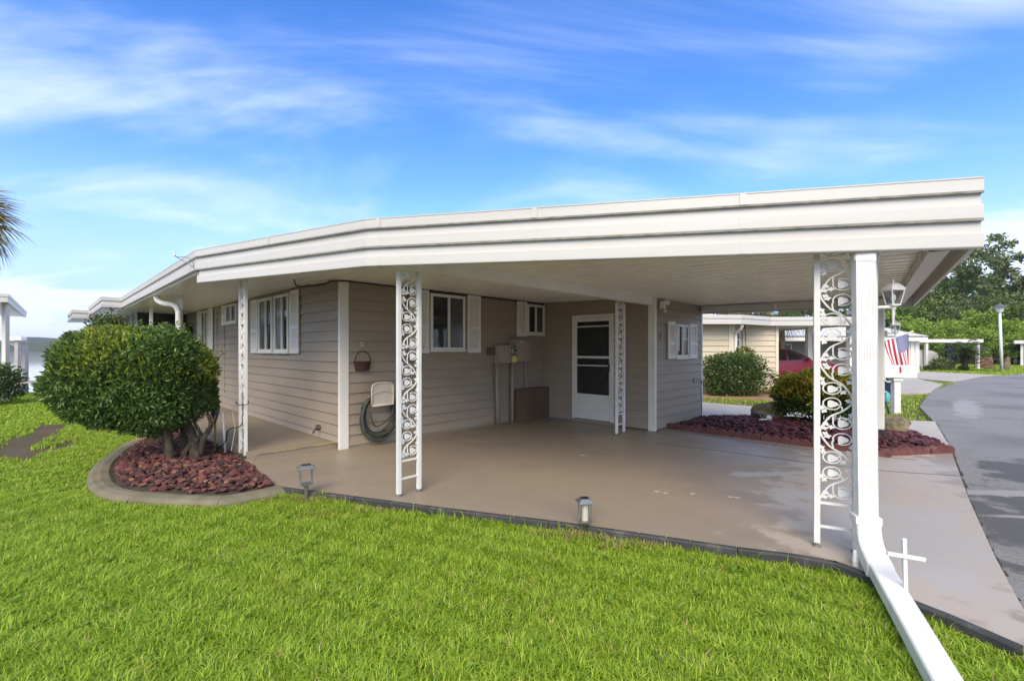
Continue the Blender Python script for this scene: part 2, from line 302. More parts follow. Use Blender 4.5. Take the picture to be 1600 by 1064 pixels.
def clip(poly, ax, lo, hi):
    for side, lim in ((1, lo), (-1, hi)):
        out = []
        for i in range(len(poly)):
            p, q = poly[i], poly[(i + 1) % len(poly)]; a, b = side * (p[ax] - lim), side * (q[ax] - lim)
            if a >= 0: out.append(p)
            if (a >= 0) != (b >= 0): t = a / (a - b); out.append((p[0] + t * (q[0] - p[0]), p[1] + t * (q[1] - p[1])))
        poly = out
        if len(poly) < 3: return []
    return poly
def spline(pts, k=8):
    """Catmull-Rom through the points"""
    P = [Vector(p) for p in pts]; out = []
    for i in range(len(P) - 1):
        p0, p1, p2, p3 = P[max(i - 1, 0)], P[i], P[i + 1], P[min(i + 2, len(P) - 1)]
        for j in range(k):
            t = j / k; out.append(0.5 * ((2 * p1) + (p2 - p0) * t + (2 * p0 - 5 * p1 + 4 * p2 - p3) * t * t + (3 * p1 - p0 - 3 * p2 + p3) * t ** 3))
    return out + [P[-1]]

# ------------------------------------------------------------------ plan of the place (metres; x right, y away, z up; carport floor z = 0)
UA = R(90 - 43.9)                                    # direction of the house's carport wall
HC = (-2.43, 6.46)                                   # near corner of the house
def H(a, b): return (HC[0] + a * math.cos(UA) - b * math.sin(UA), HC[1] + a * math.sin(UA) + b * math.cos(UA))
def ceil_z(b): return 2.41 + 0.034 * min(b, 1.0)
RL0, RB, RG, RF, RK = (-1.508, 1.02), (-0.847, -2.322), (1.112, -6.373), (6.14, -5.847), (6.60, -2.50)   # roof outline, house axes
PAD = [(-2.40, 4.72), (-1.49, 4.40), (-0.57, 4.08), (0.32, 3.79), (0.99, 3.53), (1.62, 3.28), (1.96, 3.17), (2.18, 3.06), (2.27, 2.90), (2.28, 2.59), (2.36, 2.44), (2.46, 2.18), (2.52, 2.02),
       (2.81, 2.50), (3.30, 3.10), (4.30, 4.27), (6.20, 6.42), (6.3, 6.5), (6.0, 6.30), (4.92, 6.07), (2.76, 8.26)] + [H(4.5, -2.5), H(4.5, 0.1), H(0.1, 0.1), H(0.06, 0.12), H(-1.08, 0.13), (-3.50, 5.93)]
NDRIVE = [(2.6, 8.5), (5.0, 6.1), (6.0, 6.31), (6.31, 6.52), (8.41, 9.03), (8.5, 9.12), (7.69, 9.30), (6.55, 11.08), (5.22, 12.45), (4.2, 13.4), (2.5, 11.0)]
ROAD = [(-2.5, -3.8), (0.66, 0.0), (2.52, 2.03), (2.81, 2.50), (3.30, 3.10), (4.30, 4.27), (6.20, 6.42), (8.41, 9.03), (10.4, 11.6), (12.32, 13.53), (14.89, 16.11), (21.1, 21.27), (25.55, 24.6), (29.5, 26.5), (60, 29), (60, 20), (30, 15), (18, 6), (9, -3.8)]
BEDL_OUT = [(-2.33, 4.66), (-2.60, 4.38), (-2.83, 4.28), (-3.35, 4.33), (-3.90, 4.46), (-4.33, 4.73), (-4.75, 5.14), (-5.19, 5.71), (-5.75, 6.64), (-6.21, 7.63), (-7.3, 9.2), (-8.6, 10.8)]
BEDL = BEDL_OUT + [H(-1.12, 6.0), H(-1.12, 4.0), H(-1.12, 2.0), H(-1.12, 0.13), (-3.50, 5.93), (-2.40, 4.74)]
BEDR = [H(4.98, -2.55), H(6.50, -2.55), (5.0, 9.35), (5.7, 9.1), (6.2, 8.4), (6.75, 7.6), (6.55, 6.95), (6.05, 6.28), (4.92, 6.09), (2.80, 8.24)]
WALKP = [H(-1.10, 0.13), H(0.02, 0.13), H(0.02, 12.0), H(-1.10, 12.0)]
SHORE_B = 16.3

# ---- ground
mb = MB(); 
gp = [H(-400, SHORE_B), H(400, SHORE_B), H(400, -300), H(-400, -300)]
n = 40
def ground_sheet():
    vs, fs = [], []
    bs = [-300, -120, -60, -30, -15, -8, -4, 0, 4, 8, 12, 15, 16.3, 17.2, 19.0]; as_ = [-400, -150, -60, -30, -15, -8, -4, 0, 4, 8, 15, 30, 60, 150, 400]
    for b in bs:
        for a in as_:
            x, y = H(a, b); z = -0.10
            if b > 16.5: z = -0.55 if b < 18 else -2.2
            vs.append((x, y, z))
    k = len(as_)
    for i in range(len(bs) - 1):
        for j in range(k - 1): fs.append((i * k + j, i * k + j + 1, (i + 1) * k + j + 1, (i + 1) * k + j))
    m = MB(); m.add(vs, fs); return tag(m.build('ground', TURF, kind='structure'), 'lawn ground reaching from the street to the lake bank', 'ground')
ground_sheet()
# lake and far shore
lk = MB(); lk.add([(*H(-3000, 15.5), -0.95), (*H(3000, 15.5), -0.95), (*H(3000, 4000), -0.95), (*H(-3000, 4000), -0.95)], [(0, 1, 2, 3)])
def water():
    m = bpy.data.materials.new('lake_water'); m.use_nodes = True; N = m.node_tree.nodes; L = m.node_tree.links; b = N['Principled BSDF']
    b.inputs['Base Color'].default_value = (0.62, 0.61, 0.57, 1); b.inputs['Roughness'].default_value = 0.05; b.inputs['Specular IOR Level'].default_value = 0.8
    g = N.new('ShaderNodeNewGeometry'); n_ = N.new('ShaderNodeTexNoise'); n_.inputs['Scale'].default_value = 0.8; n_.inputs['Detail'].default_value = 3; L.new(g.outputs['Position'], n_.inputs['Vector'])
    bp = N.new('ShaderNodeBump'); bp.inputs['Strength'].default_value = 0.04; bp.inputs['Distance'].default_value = 0.1; L.new(n_.outputs['Fac'], bp.inputs['Height']); L.new(bp.outputs[0], b.inputs['Normal'])
    return m
tag(lk.build('lake', water(), kind='structure'), 'calm pale lake beyond the lawn', 'lake')
def far_hills():
    vs, fs = [], []; n_ = 140
    for i in range(n_):
        t = i / (n_ - 1); a = -1500 + 2700 * t; b = 760 + 60 * math.sin(t * 9)
        h = 9 + 7 * math.sin(t * 11 + 1) + 4 * math.sin(t * 29) + 2 * math.sin(t * 71)
        h = max(4, h)
        for db, z in ((0, -1.5), (8, max(3, h * 0.45) + 1.3 * random.random()), (60, h + 1.2 * random.random()), (160, h * 1.15 + random.random()), (400, -2)): vs.append((*H(a, b + db), z))
    for i in range(n_ - 1):
        for j in range(4): fs.append((i * 5 + j, (i + 1) * 5 + j, (i + 1) * 5 + j + 1, i * 5 + j + 1))
    m = MB(); m.add(vs, fs); return tag(m.build('hills', HILLM, kind='structure'), 'low wooded hills on the far shore of the lake', 'hills')
far_hills()
def sheet(name, poly, z, m, label, cat, zb=None):
    b = MB(); b.prism(poly, z - 0.25 if zb is None else zb, z); return tag(b.build(name, m, kind='structure'), label, cat)
road = sheet('road', ROAD, -0.035, ASPH, 'grey asphalt street curving away past the mailbox', 'road')
pad = sheet('carport_floor', PAD, 0.0, FLOOR, 'tan painted concrete floor of the carport and its apron', 'floor')
sheet('driveway', NDRIVE, -0.02, CONC, 'pale concrete driveway beyond the red rock bed', 'driveway')
walk = sheet('walkway', WALKP, 0.08, WALK, 'raised tan walkway slab along the left house wall', 'walkway')
tp = MB(); p, q = Vector((*H(-1.06, 0.135), 0.084)), Vector((*H(0.0, 0.135), 0.084)); tp.beam(p, q, 0.035, 0.006); tp.build('step_tape', TAPE, walk)
# neighbours' paving
sheet('neighbour_driveway', [(9.6, 16.2), (13.2, 15.15), (14.2, 15.4), (14.75, 15.97), (18.0, 19.0), (21, 24), (12, 24), (9.6, 19)], -0.03, CONC, 'pale concrete drive running to the neighbouring carport', 'driveway')
sheet('far_driveway', [(19.8, 20.4), (21.1, 21.3), (25.5, 24.65), (27.5, 25.6), (27, 34), (22, 31)], -0.03, CONC, 'grey drive in front of the far carport', 'driveway')
sheet('pavement', [(29.6, 26.6), (60, 29.1), (60, 33), (36, 31)], -0.03, PINKC, 'pinkish pavement beyond the bend in the street', 'pavement')
# edging strip along the front of the floor
pts = PAD[:12]
for i in range(len(pts) - 1):
    e = MB(); a = Vector((*pts[i], 0)); b = Vector((*pts[i + 1], 0)); d = (b - a).normalized(); nrm = Vector((d.y, -d.x, 0))
    e.strip([(0.004, -0.2), (0.004, -0.004), (0.012, 0.004), (0.045, 0.004), (0.055, -0.006), (0.05, -0.2)], [a + d * 0.004, b - d * 0.004])
    e.build('edging_strip', EDGEM, pad)
# joints and cracks of the apron, as thin recessed-looking dark sealant lines
cr = MB()
def crack(pts, wd=0.012):
    for p, q in zip(pts, pts[1:]): cr.beam((*p, 0.001), (*q, 0.001), wd, 0.003)
crack([(2.42, 7.95), (2.62, 7.52)], 0.014)
crack([(3.1, 7.6), (3.6, 7.05), (4.1, 6.55), (4.6, 6.18), (5.2, 5.85)], 0.01)
crack([(2.2, 6.9), (3.0, 6.3), (3.7, 5.72), (4.4, 5.3), (5.05, 5.1)], 0.012)
crack([(3.45, 7.42), (3.33, 7.28)], 0.01); crack([(4.0, 6.86), (3.86, 6.70)], 0.01)
cr.build('floor_joint', EDGEM, pad)
ec = MB(); rj = random.Random(4); ep = spline([(x, y, 0) for x, y in ROAD[2:8]], 14)
for p, q in zip(ep, ep[1:]):
    o1 = rj.uniform(-0.004, 0.012); ec.beam((p.x + o1, p.y - o1, -0.030), (q.x + rj.uniform(-0.004, 0.012), q.y, -0.030), rj.uniform(0.015, 0.045), 0.008)
ec.build('broken_edge', mat('edge_dirt', (0.035, 0.034, 0.030), (0.07, 0.065, 0.05), 9, 0.95, 0.6, 60), road)
# pale washed patches on the apron
def blob(cx, cy, rx, ry, rot, n=40, seed=0):
    r = random.Random(seed); ph = [r.uniform(0, 6.3) for _ in range(5)]; out = []
    for k in range(n):
        t = 2 * math.pi * k / n; q = 1 + 0.28 * math.sin(2 * t + ph[0]) + 0.22 * math.sin(3 * t + ph[1]) + 0.15 * math.sin(5 * t + ph[2]) + 0.10 * math.sin(9 * t + ph[3]) + 0.05 * math.sin(15 * t + ph[4])
        x, y = rx * q * math.cos(t), ry * q * math.sin(t); out.append((cx + x * math.cos(rot) - y * math.sin(rot), cy + x * math.sin(rot) + y * math.cos(rot)))
    return out
def stains(m, spots, col, rough):
    """stains and washed-off patches with ragged outlines at fixed places on a floor"""
    nt = m.node_tree; N = nt.nodes; L = nt.links; b = N['Principled BSDF']; last = b.inputs['Base Color'].links[0].from_socket; geo = N.new('ShaderNodeNewGeometry')
    nz = N.new('ShaderNodeTexNoise'); nz.inputs['Scale'].default_value = 3.2; nz.inputs['Detail'].default_value = 9; nz.inputs['Roughness'].default_value = 0.6; L.new(geo.outputs['Position'], nz.inputs['Vector']); acc = None
    for cx, cy, rx, ry, rot in spots:
        mp = N.new('ShaderNodeMapping'); mp.vector_type = 'TEXTURE'; mp.inputs['Location'].default_value = (cx, cy, 0); mp.inputs['Rotation'].default_value = (0, 0, rot); mp.inputs['Scale'].default_value = (rx, ry, 1); L.new(geo.outputs['Position'], mp.inputs[0])
        ln = N.new('ShaderNodeVectorMath'); ln.operation = 'LENGTH'; L.new(mp.outputs[0], ln.inputs[0])
        ad = N.new('ShaderNodeMath'); ad.operation = 'MULTIPLY_ADD'; L.new(nz.outputs['Fac'], ad.inputs[0]); ad.inputs[1].default_value = 2.6; L.new(ln.outputs['Value'], ad.inputs[2])
        r = N.new('ShaderNodeMapRange'); r.interpolation_type = 'SMOOTHSTEP'; r.inputs['From Min'].default_value = 2.46; r.inputs['From Max'].default_value = 2.10; L.new(ad.outputs[0], r.inputs['Value'])
        if acc is None: acc = r.outputs[0]
        else: mxm = N.new('ShaderNodeMath'); mxm.operation = 'MAXIMUM'; L.new(acc, mxm.inputs[0]); L.new(r.outputs[0], mxm.inputs[1]); acc = mxm.outputs[0]
    mx = N.new('ShaderNodeMix'); mx.data_type = 'RGBA'; L.new(acc, mx.inputs['Factor']); L.new(last, mx.inputs['A']); mx.inputs['B'].default_value = (*col, 1); L.new(mx.outputs['Result'], b.inputs['Base Color'])
stains(ASPH, [(4.6, 3.4, 1.6, 0.9, 0.85), (6.0, 5.4, 0.8, 0.3, 0.8)], (0.105, 0.103, 0.10), 0.7)
stains(ASPH, [(11.5, 11.5, 2.5, 0.25, 0.8), (5.2, 4.6, 0.9, 0.10, -0.1), (5.0, 3.9, 0.9, 0.07, -0.1)], (0.315, 0.305, 0.29), 0.8)
stains(FLOOR, [(3.9, 5.0, 2.6, 0.75, 0.85), (3.1, 3.5, 1.7, 0.7, 0.85)], (0.42, 0.355, 0.285), 0.6)
stains(FLOOR, [(3.05, 3.60, 0.85, 0.42, 0.80), (3.4, 4.6, 0.7, 0.16, 0.3), (2.74, 2.95, 0.30, 0.18, 1.2), (3.0, 5.2, 0.45, 0.10, 0.1), (3.7, 5.6, 0.4, 0.08, 0.2)], (0.40, 0.365, 0.32), 0.5)
for i, (cx, cy) in enumerate([(1.45, 4.55), (1.52, 4.50), (1.78, 4.48), (2.1, 4.38), (2.16, 4.36), (0.95, 6.1)]):
    m = MB(); m.prism(blob(cx, cy, 0.022, 0.012, 0.1, 20, i + 30), -0.01, 0.003); m.build('paint_chip', OLDCONC, pad)

# ------------------------------------------------------------------ the home
home = thing('mobile_home', 'single storey taupe sided mobile home with white eaves and shutters', 'house', (*HC, 0), UA)
WL = dict(o=(0, 0), d=(0, 1), n=(-1, 0)); WC = dict(o=(0, 0), d=(1, 0), n=(0, -1)); WD = dict(o=(4.447, 0), d=(0, -1), n=(-1, 0)); WS = dict(o=(4.447, -2.526), d=(1, 0), n=(0, -1)); WE = dict(o=(6.507, -2.526), d=(0, 1), n=(1, 0))
def wp(W, s, z, dpt): return Vector((W['o'][0] + W['d'][0] * s + W['n'][0] * dpt, W['o'][1] + W['d'][1] * s + W['n'][1] * dpt, z))
def wbox(m, W, s0, s1, z0, z1, d0, d1):
    m.add([wp(W, s, z, d) for z in (z0, z1) for d in (d0, d1) for s in (s0, s1)], [(0, 2, 3, 1), (4, 5, 7, 6), (0, 1, 5, 4), (2, 6, 7, 3), (0, 4, 6, 2), (1, 3, 7, 5)])
def siding(W, s0, s1, zbot, ztop, first, par, expo=0.1505, m=SIDING):
    core = MB(); wbox(core, W, s0, s1, zbot, ztop, -0.10, 0.0); wall = core.build('wall', m, par)
    z = zbot; nz = first
    while z < ztop - 0.01:
        z1 = min(nz, ztop); b = MB(); jj = random.uniform(-0.0012, 0.0012)
        prof = [(0.0015, z), (0.029 + jj, z), (0.030 + jj, z + 0.006), (0.0075, z1 + 0.012), (0.0015, z1 + 0.012)]
        k = len(prof); b.add([wp(W, s, zz, d) for s in (s0 + 0.002, s1 - 0.002) for d, zz in prof], [tuple(range(k)), tuple(range(2 * k - 1, k - 1, -1))] + [(i, (i + 1) % k, k + (i + 1) % k, k + i) for i in range(k)])
        b.build('siding_board', m, wall); z = z1; nz += expo
    return wall
siding(WL, 0.03, 9.7, 0.085, 2.455, 0.187, home)
siding(WC, 0.10, 4.445, 0.035, 2.46, 0.187, home)
siding(WD, 0.002, 0.80, 0.02, 2.40, 0.187, home); siding(WD, 1.745, 2.43, 0.02, 2.33, 0.187, home)
wdtop = siding(WD, 0.80, 1.745, 2.09, 2.36, 0.187 + 0.1505 * 13, home)
siding(WS, 0.03, 2.03, 0.02, 2.33, 0.222, home)
siding(WE, 0.0, 3.0, 0.02, 2.35, 0.222, home)
m = MB(); wbox(m, WC, 0.1, 4.4, 0.0, 0.034, 0.0, 0.012); m.build('base_strip', SIDING, home)
# corner trims
m = MB(); m.box(-0.032, 0.10, -0.032, 0.03, 0.0, 2.43); m.build('corner_trim', WHITE, home, bevel=0.004)
m = MB(); m.box(4.412, 4.478, -2.560, -2.430, 0.0, 2.34); m.build('corner_trim', WHITE, home, bevel=0.004)
m = MB(); m.box(6.48, 6.535, -2.556, -2.50, 0.0, 2.32); m.build('corner_trim', WHITE, home)
m = MB(); m.box(4.40, 4.445, -0.035, -0.004, 0.0, 2.40); m.build('corner_trim', SIDING, home)
# dim closing bodies of the house behind the walls, roof on top
m = MB(); m.box(0.1, 4.35, 0.1, 9.6, 0.05, 2.44); m.build('house_body', SIDING, home)
def louvre(W, s0, s1, z0, z1):
    """a louvred shutter: rails and stiles proud, slats between"""
    f = MB(); d0, d1 = 0.036, 0.064; t = 0.05; zm = z0 + (z1 - z0) * 0.42
    wbox(f, W, s0, s0 + t, z0, z1, d0, d1); wbox(f, W, s1 - t, s1, z0, z1, d0, d1)
    for za, zb in ((z0, z0 + 0.07), (zm - 0.03, zm + 0.03), (z1 - 0.06, z1)): wbox(f, W, s0 + t, s1 - t, za, zb, d0, d1 - 0.001)
    sh = f.build('shutter', WHITE, home, bevel=0.003)
    g = MB()
    for za, zb in ((z0 + 0.07, zm - 0.03), (zm + 0.03, z1 - 0.06)):
        nsl = max(3, int((zb - za) / 0.032)); h = (zb - za) / nsl
        for i in range(nsl):
            z = za + i * h; g.add([wp(W, s, zz, d) for s in (s0 + t, s1 - t) for d, zz in ((d0, z), (d1 - 0.008, z + 0.001), (d1 - 0.006, z + 0.006), (d0 + 0.004, z + h))], [(0, 1, 2, 3), (7, 6, 5, 4), (0, 4, 5, 1), (1, 5, 6, 2), (2, 6, 7, 3), (3, 7, 4, 0)])
    tag(g.build('louvre_slats', WHITE, sh), kind='stuff')
def window(W, s0, s1, z0, z1, split=0.5, blind=False, cross=None):
    f = MB(); t = 0.045
    wbox(f, W, s0, s0 + t, z0, z1, 0.0, 0.078); wbox(f, W, s1 - t, s1, z0, z1, 0.0, 0.078); wbox(f, W, s0 + t, s1 - t, z0, z0 + t, 0.0, 0.078); wbox(f, W, s0 + t, s1 - t, z1 - t, z1, 0.0, 0.078)
    sm = s0 + (s1 - s0) * split; wbox(f, W, sm - 0.02, sm + 0.02, z0 + t, z1 - t, 0.040, 0.074)
    fr = f.build('window', WHITE, home, bevel=0.003)
    m = MB(); wbox(m, W, s0 - 0.02, s1 + 0.02, z0 - 0.03, z0, 0.0, 0.092); m.build('sill', WHITE, fr)
    for a, b, dd in ((s0 + t, sm - 0.02, 0.048), (sm + 0.02, s1 - t, 0.058)):
        m = MB(); wbox(m, W, a, b, z0 + t, z1 - t, dd - 0.012, dd); m.build('pane', GLASS if dd < 0.05 else GLASS2, fr)
    if cross:
        for zc in cross: m = MB(); wbox(m, W, sm + 0.02, s1 - t, zc - 0.012, zc + 0.012, 0.059, 0.066); m.build('muntin', WHITE, fr)
louvre(WL, 1.40, 1.755, 1.35, 2.40); window(WL, 1.80, 2.45, 1.38, 2.37, 0.47); window(WL, 2.57, 3.30, 1.38, 2.37, 0.47); louvre(WL, 3.41, 3.785, 1.35, 2.39)
window(WL, 4.72, 5.50, 2.0, 2.41, 0.5); louvre(WL, 5.52, 5.885, 1.97, 2.42)
louvre(WL, 6.71, 7.08, 1.40, 2.44); window(WL, 7.12, 7.78, 1.45, 2.40, 0.5); louvre(WL, 7.86, 8.22, 1.40, 2.43)
louvre(WC, 1.10, 1.475, 1.36, 2.39); window(WC, 1.50, 2.24, 1.41, 2.35, 0.52); louvre(WC, 2.305, 2.62, 1.362, 2.39)
louvre(WC, 3.60, 3.885, 1.68, 2.38); window(WC, 3.89, 4.42, 1.735, 2.34, 0.5)
louvre(WS, 0.44, 0.735, 1.25, 1.93); window(WS, 0.74, 1.30, 1.27, 1.89, 0.5, cross=(1.62,)); louvre(WS, 1.38, 1.73, 1.245, 1.92)
for s, z0, z1 in ((5.78, 0.42, 1.97), (6.42, 0.46, 2.33), (6.92, 0.45, 1.4)):
    m = MB(); wbox(m, WL, s - 0.018, s + 0.018, z0, z1, 0.0, 0.034); m.build('batten', SIDING, home)
# storm door
dm = MB(); s0, s1, z0, z1 = 0.80, 1.745, 0.06, 2.09
for a, b, c, d in ((s0, s0 + 0.06, z0, z1), (s1 - 0.06, s1, z0, z1), (s0 + 0.06, s1 - 0.06, z1 - 0.06, z1)): wbox(dm, WD, a, b, c, d, -0.05, 0.045)
door = dm.build('door', WHITE, home, bevel=0.003)
m = MB(); a0, a1 = s0 + 0.064, s1 - 0.064
wbox(m, WD, a0, a0 + 0.04, z0 + 0.01, z1 - 0.064, 0.0, 0.032); wbox(m, WD, a1 - 0.04, a1, z0 + 0.01, z1 - 0.064, 0.0, 0.032); wbox(m, WD, a0 + 0.04, a1 - 0.04, z0 + 0.01, 0.555, 0.0, 0.030); wbox(m, WD, a0 + 0.04, a1 - 0.04, 1.96, z1 - 0.064, 0.0, 0.032)
for zc, t in ((1.27, 0.022), (1.11, 0.011), (1.865, 0.011)): wbox(m, WD, a0 + 0.04, a1 - 0.04, zc - t, zc + t, 0.004, 0.030)
m.build('door_leaf', WHITE, door, bevel=0.002)
m = MB(); wbox(m, WD, a0 + 0.10, a1 - 0.10, 0.10, 0.47, 0.0, 0.034); m.build('kick_panel', WHITE, door, bevel=0.003)
m = MB(); wbox(m, WD, a0 + 0.04, a1 - 0.04, 0.555, 1.96, -0.01, 0.012); m.build('screen', SCREEN, door)
m = MB(); wbox(m, WD, a1 - 0.05, a1 - 0.025, 1.0, 1.16, 0.032, 0.05); m.tube([wp(WD, a1 - 0.035, 1.05, 0.05), wp(WD, a1 - 0.035, 1.05, 0.085), wp(WD, a1 - 0.10, 1.05, 0.085)], 0.009, 6); m.build('handle', DMETAL, door)
m = MB(); wbox(m, WD, 0.78, 1.80, 0.0, 0.058, 0.0, 0.03); m.build('threshold', WALK, home)
# left eave: soffit strips, two-band fascia, roof
sof = MB(); sof.prism([(-1.49, 1.03), (0.0, 1.03), (0.0, 12.0), (-1.49, 12.0)], 2.462, 2.50); soffit = sof.build('soffit', CEIL, home)
b_ = 1.04
while b_ < 11.8:
    m = MB(); m.box(-1.485, -0.004, b_, b_ + 0.296, 2.447, 2.462); m.build('soffit_panel', CEIL, soffit); b_ += 0.30
T = 0.437
def band_prof(k, zb):
    """k = 0 top lip, 1 and 2 the bands under it; zb = z of the fascia foot"""
    if k == 0: return [(-0.03, zb + 0.350), (0.026, zb + 0.347), (0.030, zb + 0.354), (0.030, zb + 0.425), (0.034, zb + 0.430), (0.034, zb + 0.437), (-0.03, zb + 0.437)]
    z = zb + 0.178 if k == 1 else zb
    return [(-0.03, z), (0.026, z), (0.030, z + 0.006), (0.030, z + 0.086), (0.026, z + 0.092), (0.004, z + 0.098), (0.004, z + 0.168), (-0.03, z + 0.168)]
EAVE = [(-1.858, 16.9), (-1.858, 13.2), (-1.508, 13.2)]
epath = [(-1.88, 13.3, 0), (-1.88, 9.05, 0), (-1.508, 9.05, 0), (RL0[0], RL0[1], 0)]
for k in (0, 1):
    m = MB(); m.strip(band_prof(k, 2.30), epath); m.build('fascia_band', FASC, home)
m = MB(); m.strip([(-0.02, 2.66), (0.001, 2.66), (0.001, 2.49), (-0.02, 2.49)], epath); m.build('fascia_groove', GROOVE, home)
m = MB(); m.prism([(-1.86, 9.08), (-1.5, 9.08), (-1.5, 1.05), (4.4, 1.05), (4.4, 14.0), (-1.86, 13.2)], 2.52, 2.68); m.build('roof', FASC, home)
m = MB(); m.prism([(-1.86, 9.08), (-1.49, 9.08), (-1.49, 13.2), (-1.86, 13.2)], 2.46, 2.50); m.build('soffit', CEIL, home)
# farther, lower roof end
for k in (0, 1):
    m = MB(); m.strip([(o, z - 0.09) for o, z in band_prof(k, 2.30)], [(-2.25, 16.6, 0), (-2.25, 13.35, 0), (-1.9, 13.35, 0)]); m.build('fascia_band', FASC, home)
m = MB(); m.box(-2.22, 0.5, 13.38, 16.6, 2.40, 2.60); m.build('porch_roof', FASC, home)
# screened porch at the lake end
m = MB(); m.box(-1.1, 0.05, 9.72, 9.78, 0.08, 2.44); m.box(-1.12, -1.06, 9.78, 13.2, 0.9, 2.44); m.build('porch_screen', SCREEN, home)
m = MB(); m.box(-1.12, -1.05, 9.74, 13.2, 0.08, 0.9); m.build('porch_wall', SIDING, home)
for b in (10.7, 11.8, 12.9): m = MB(); m.box(-1.15, -1.05, b, b + 0.06, 0.08, 2.44); m.build('porch_stud', WHITE, home)

# ------------------------------------------------------------------ wrought iron posts
def scroll_mesh():
    """one repeat of the vine pattern: x 0..0.155 across, z 0..0.53, flat bars 12 mm deep"""
    m = MB(); Wd, Hh = 0.157, 0.53
    def pt(x, t): return Vector((x * Wd, 0, Hh * (1 - t)))
    def bar(pts, r=0.0046):
        m.tube([Vector((p.x, p.y, p.z)) for p in pts], r, 5)
    bar(spline([pt(0.0, -0.06), pt(0.03, 0.05), pt(0.30, 0.21), pt(0.68, 0.31), pt(0.94, 0.45), pt(1.0, 0.52), pt(0.95, 0.60), pt(0.68, 0.70), pt(0.32, 0.78), pt(0.06, 0.93), pt(0.0, 1.0)], 5), 0.0062)
    def curl(cx, ct, a0, a1, r=0.047, lead=None):
        pts = [Vector((cx * Wd + r * (1 - 0.12 * i / 18) * math.cos(R(a0 + (a1 - a0) * i / 18)), 0, Hh * (1 - ct) + r * (1 - 0.12 * i / 18) * math.sin(R(a0 + (a1 - a0) * i / 18)))) for i in range(19)]
        if lead: pts = spline([pt(*lead[0]), pt(*lead[1]), pts[0]], 4)[:-1] + pts
        bar(pts)
        # lobed leaf disc in the curl
        n_ = 20; vs = []
        for side in (-1, 1):
            vs += [(cx * Wd + 0.026 * (1 + 0.16 * math.cos(3 * 2 * math.pi * k / n_)) * math.cos(2 * math.pi * k / n_), side * 0.004, Hh * (1 - ct) - 0.004 + 0.027 * (1 + 0.16 * math.cos(3 * 2 * math.pi * k / n_)) * math.sin(2 * math.pi * k / n_)) for k in range(n_)]
        m.add(vs, [tuple(range(n_ - 1, -1, -1)), tuple(range(n_, 2 * n_))] + [(k, (k + 1) % n_, n_ + (k + 1) % n_, n_ + k) for k in range(n_)])
        bar([Vector((cx * Wd, 0, Hh * (1 - ct))), pts[-1]], 0.004)
    curl(0.70, 0.10, 200, -120, lead=((0.42, 0.24), (0.38, 0.16)))
    curl(0.38, 0.375, 60, 380, lead=((0.62, 0.29), (0.66, 0.34)))
    curl(0.38, 0.590, -60, -380, lead=((0.70, 0.69), (0.66, 0.63)))
    curl(0.70, 0.870, 160, 480, lead=((0.42, 0.76), (0.40, 0.82)))
    def leaf(x, t, ang, s=0.038):
        c = pt(x, t); sh = [(0, 0), (0.35, 0.30), (0.30, 0.52), (0.62, 0.40), (0.70, 0.12), (1.0, 0.0), (0.70, -0.12), (0.62, -0.40), (0.30, -0.52), (0.35, -0.30)]; n_ = len(sh); vs = []
        for side in (-1, 1):
            for a, b in sh: vs.append((c.x + s * (a * math.cos(ang) - b * math.sin(ang)), side * 0.0035, c.z + s * (a * math.sin(ang) + b * math.cos(ang))))
        m.add(vs, [tuple(range(n_ - 1, -1, -1)), tuple(range(n_, 2 * n_))] + [(k, (k + 1) % n_, n_ + (k + 1) % n_, n_ + k) for k in range(n_)])
    for a in ((0.12, 0.06, 1.1), (0.28, 0.10, 1.9), (0.16, 0.22, 3.6), (0.20, 0.30, 2.9), (0.88, 0.22, 0.2), (0.84, 0.31, 0.9), (0.80, 0.45, 2.3), (0.86, 0.58, 1.3), (0.16, 0.66, 3.0), (0.22, 0.72, 2.5), (0.86, 0.74, -0.3), (0.24, 0.86, 4.2), (0.12, 0.92, 5.0), (0.36, 0.90, 4.6)): leaf(*a)
    return m.mesh('scroll_panel')
SCROLL = scroll_mesh(); SCROLL.materials.append(WHITE2)
def iron_post(par, p0, p1, zb, zt, low=0.36, feet=0.03):
    """flat post: two square rails 0.23 m apart joined by rungs and scrolls. p0, p1 plan points in the parent's frame"""
    p0, p1 = Vector((*p0, 0)), Vector((*p1, 0)); d = (p1 - p0).normalized(); ang = math.atan2(d.y, d.x); wd = (p1 - p0).length
    root = bpy.data.objects.new('iron_post', None); COL.objects.link(root); root.parent = par; root.location = (p0.x, p0.y, zb); root.rotation_euler = (0, 0, ang); h = zt - zb
    for x in (0, wd):
        m = MB(); m.box(x - 0.019, x + 0.019, -0.019, 0.019, feet, h); m.build('rail', WHITE2, root, bevel=0.002)
        m = MB(); m.box(x - 0.010, x + 0.010, -0.010, 0.010, 0.0, feet + 0.01); m.box(x - 0.026, x + 0.026, -0.026, 0.026, -0.002, 0.006); m.build('foot', GROOVE, root)
    top = h - 0.02; z = top; inner = wd - 0.038
    for zr in (low - 0.02, low - 0.19):
        m = MB(); m.box(0.017, wd - 0.017, -0.007, 0.007, zr - 0.009, zr + 0.009); m.build('rung', WHITE2, root)
    z = low
    nrep = math.ceil((top - low) / 0.535); hh = min(0.535, (top - low + 0.15) / nrep)
    for k in range(nrep):
        o = link('scroll_panel', SCROLL, None, root); o.location = (0.019, 0, low + k * hh); o.scale = (inner / 0.157, 1, hh / 0.53)
    return root
def Hl(x, y):
    dx, dy = x - HC[0], y - HC[1]; return (dx * math.cos(UA) + dy * math.sin(UA), -dx * math.sin(UA) + dy * math.cos(UA))

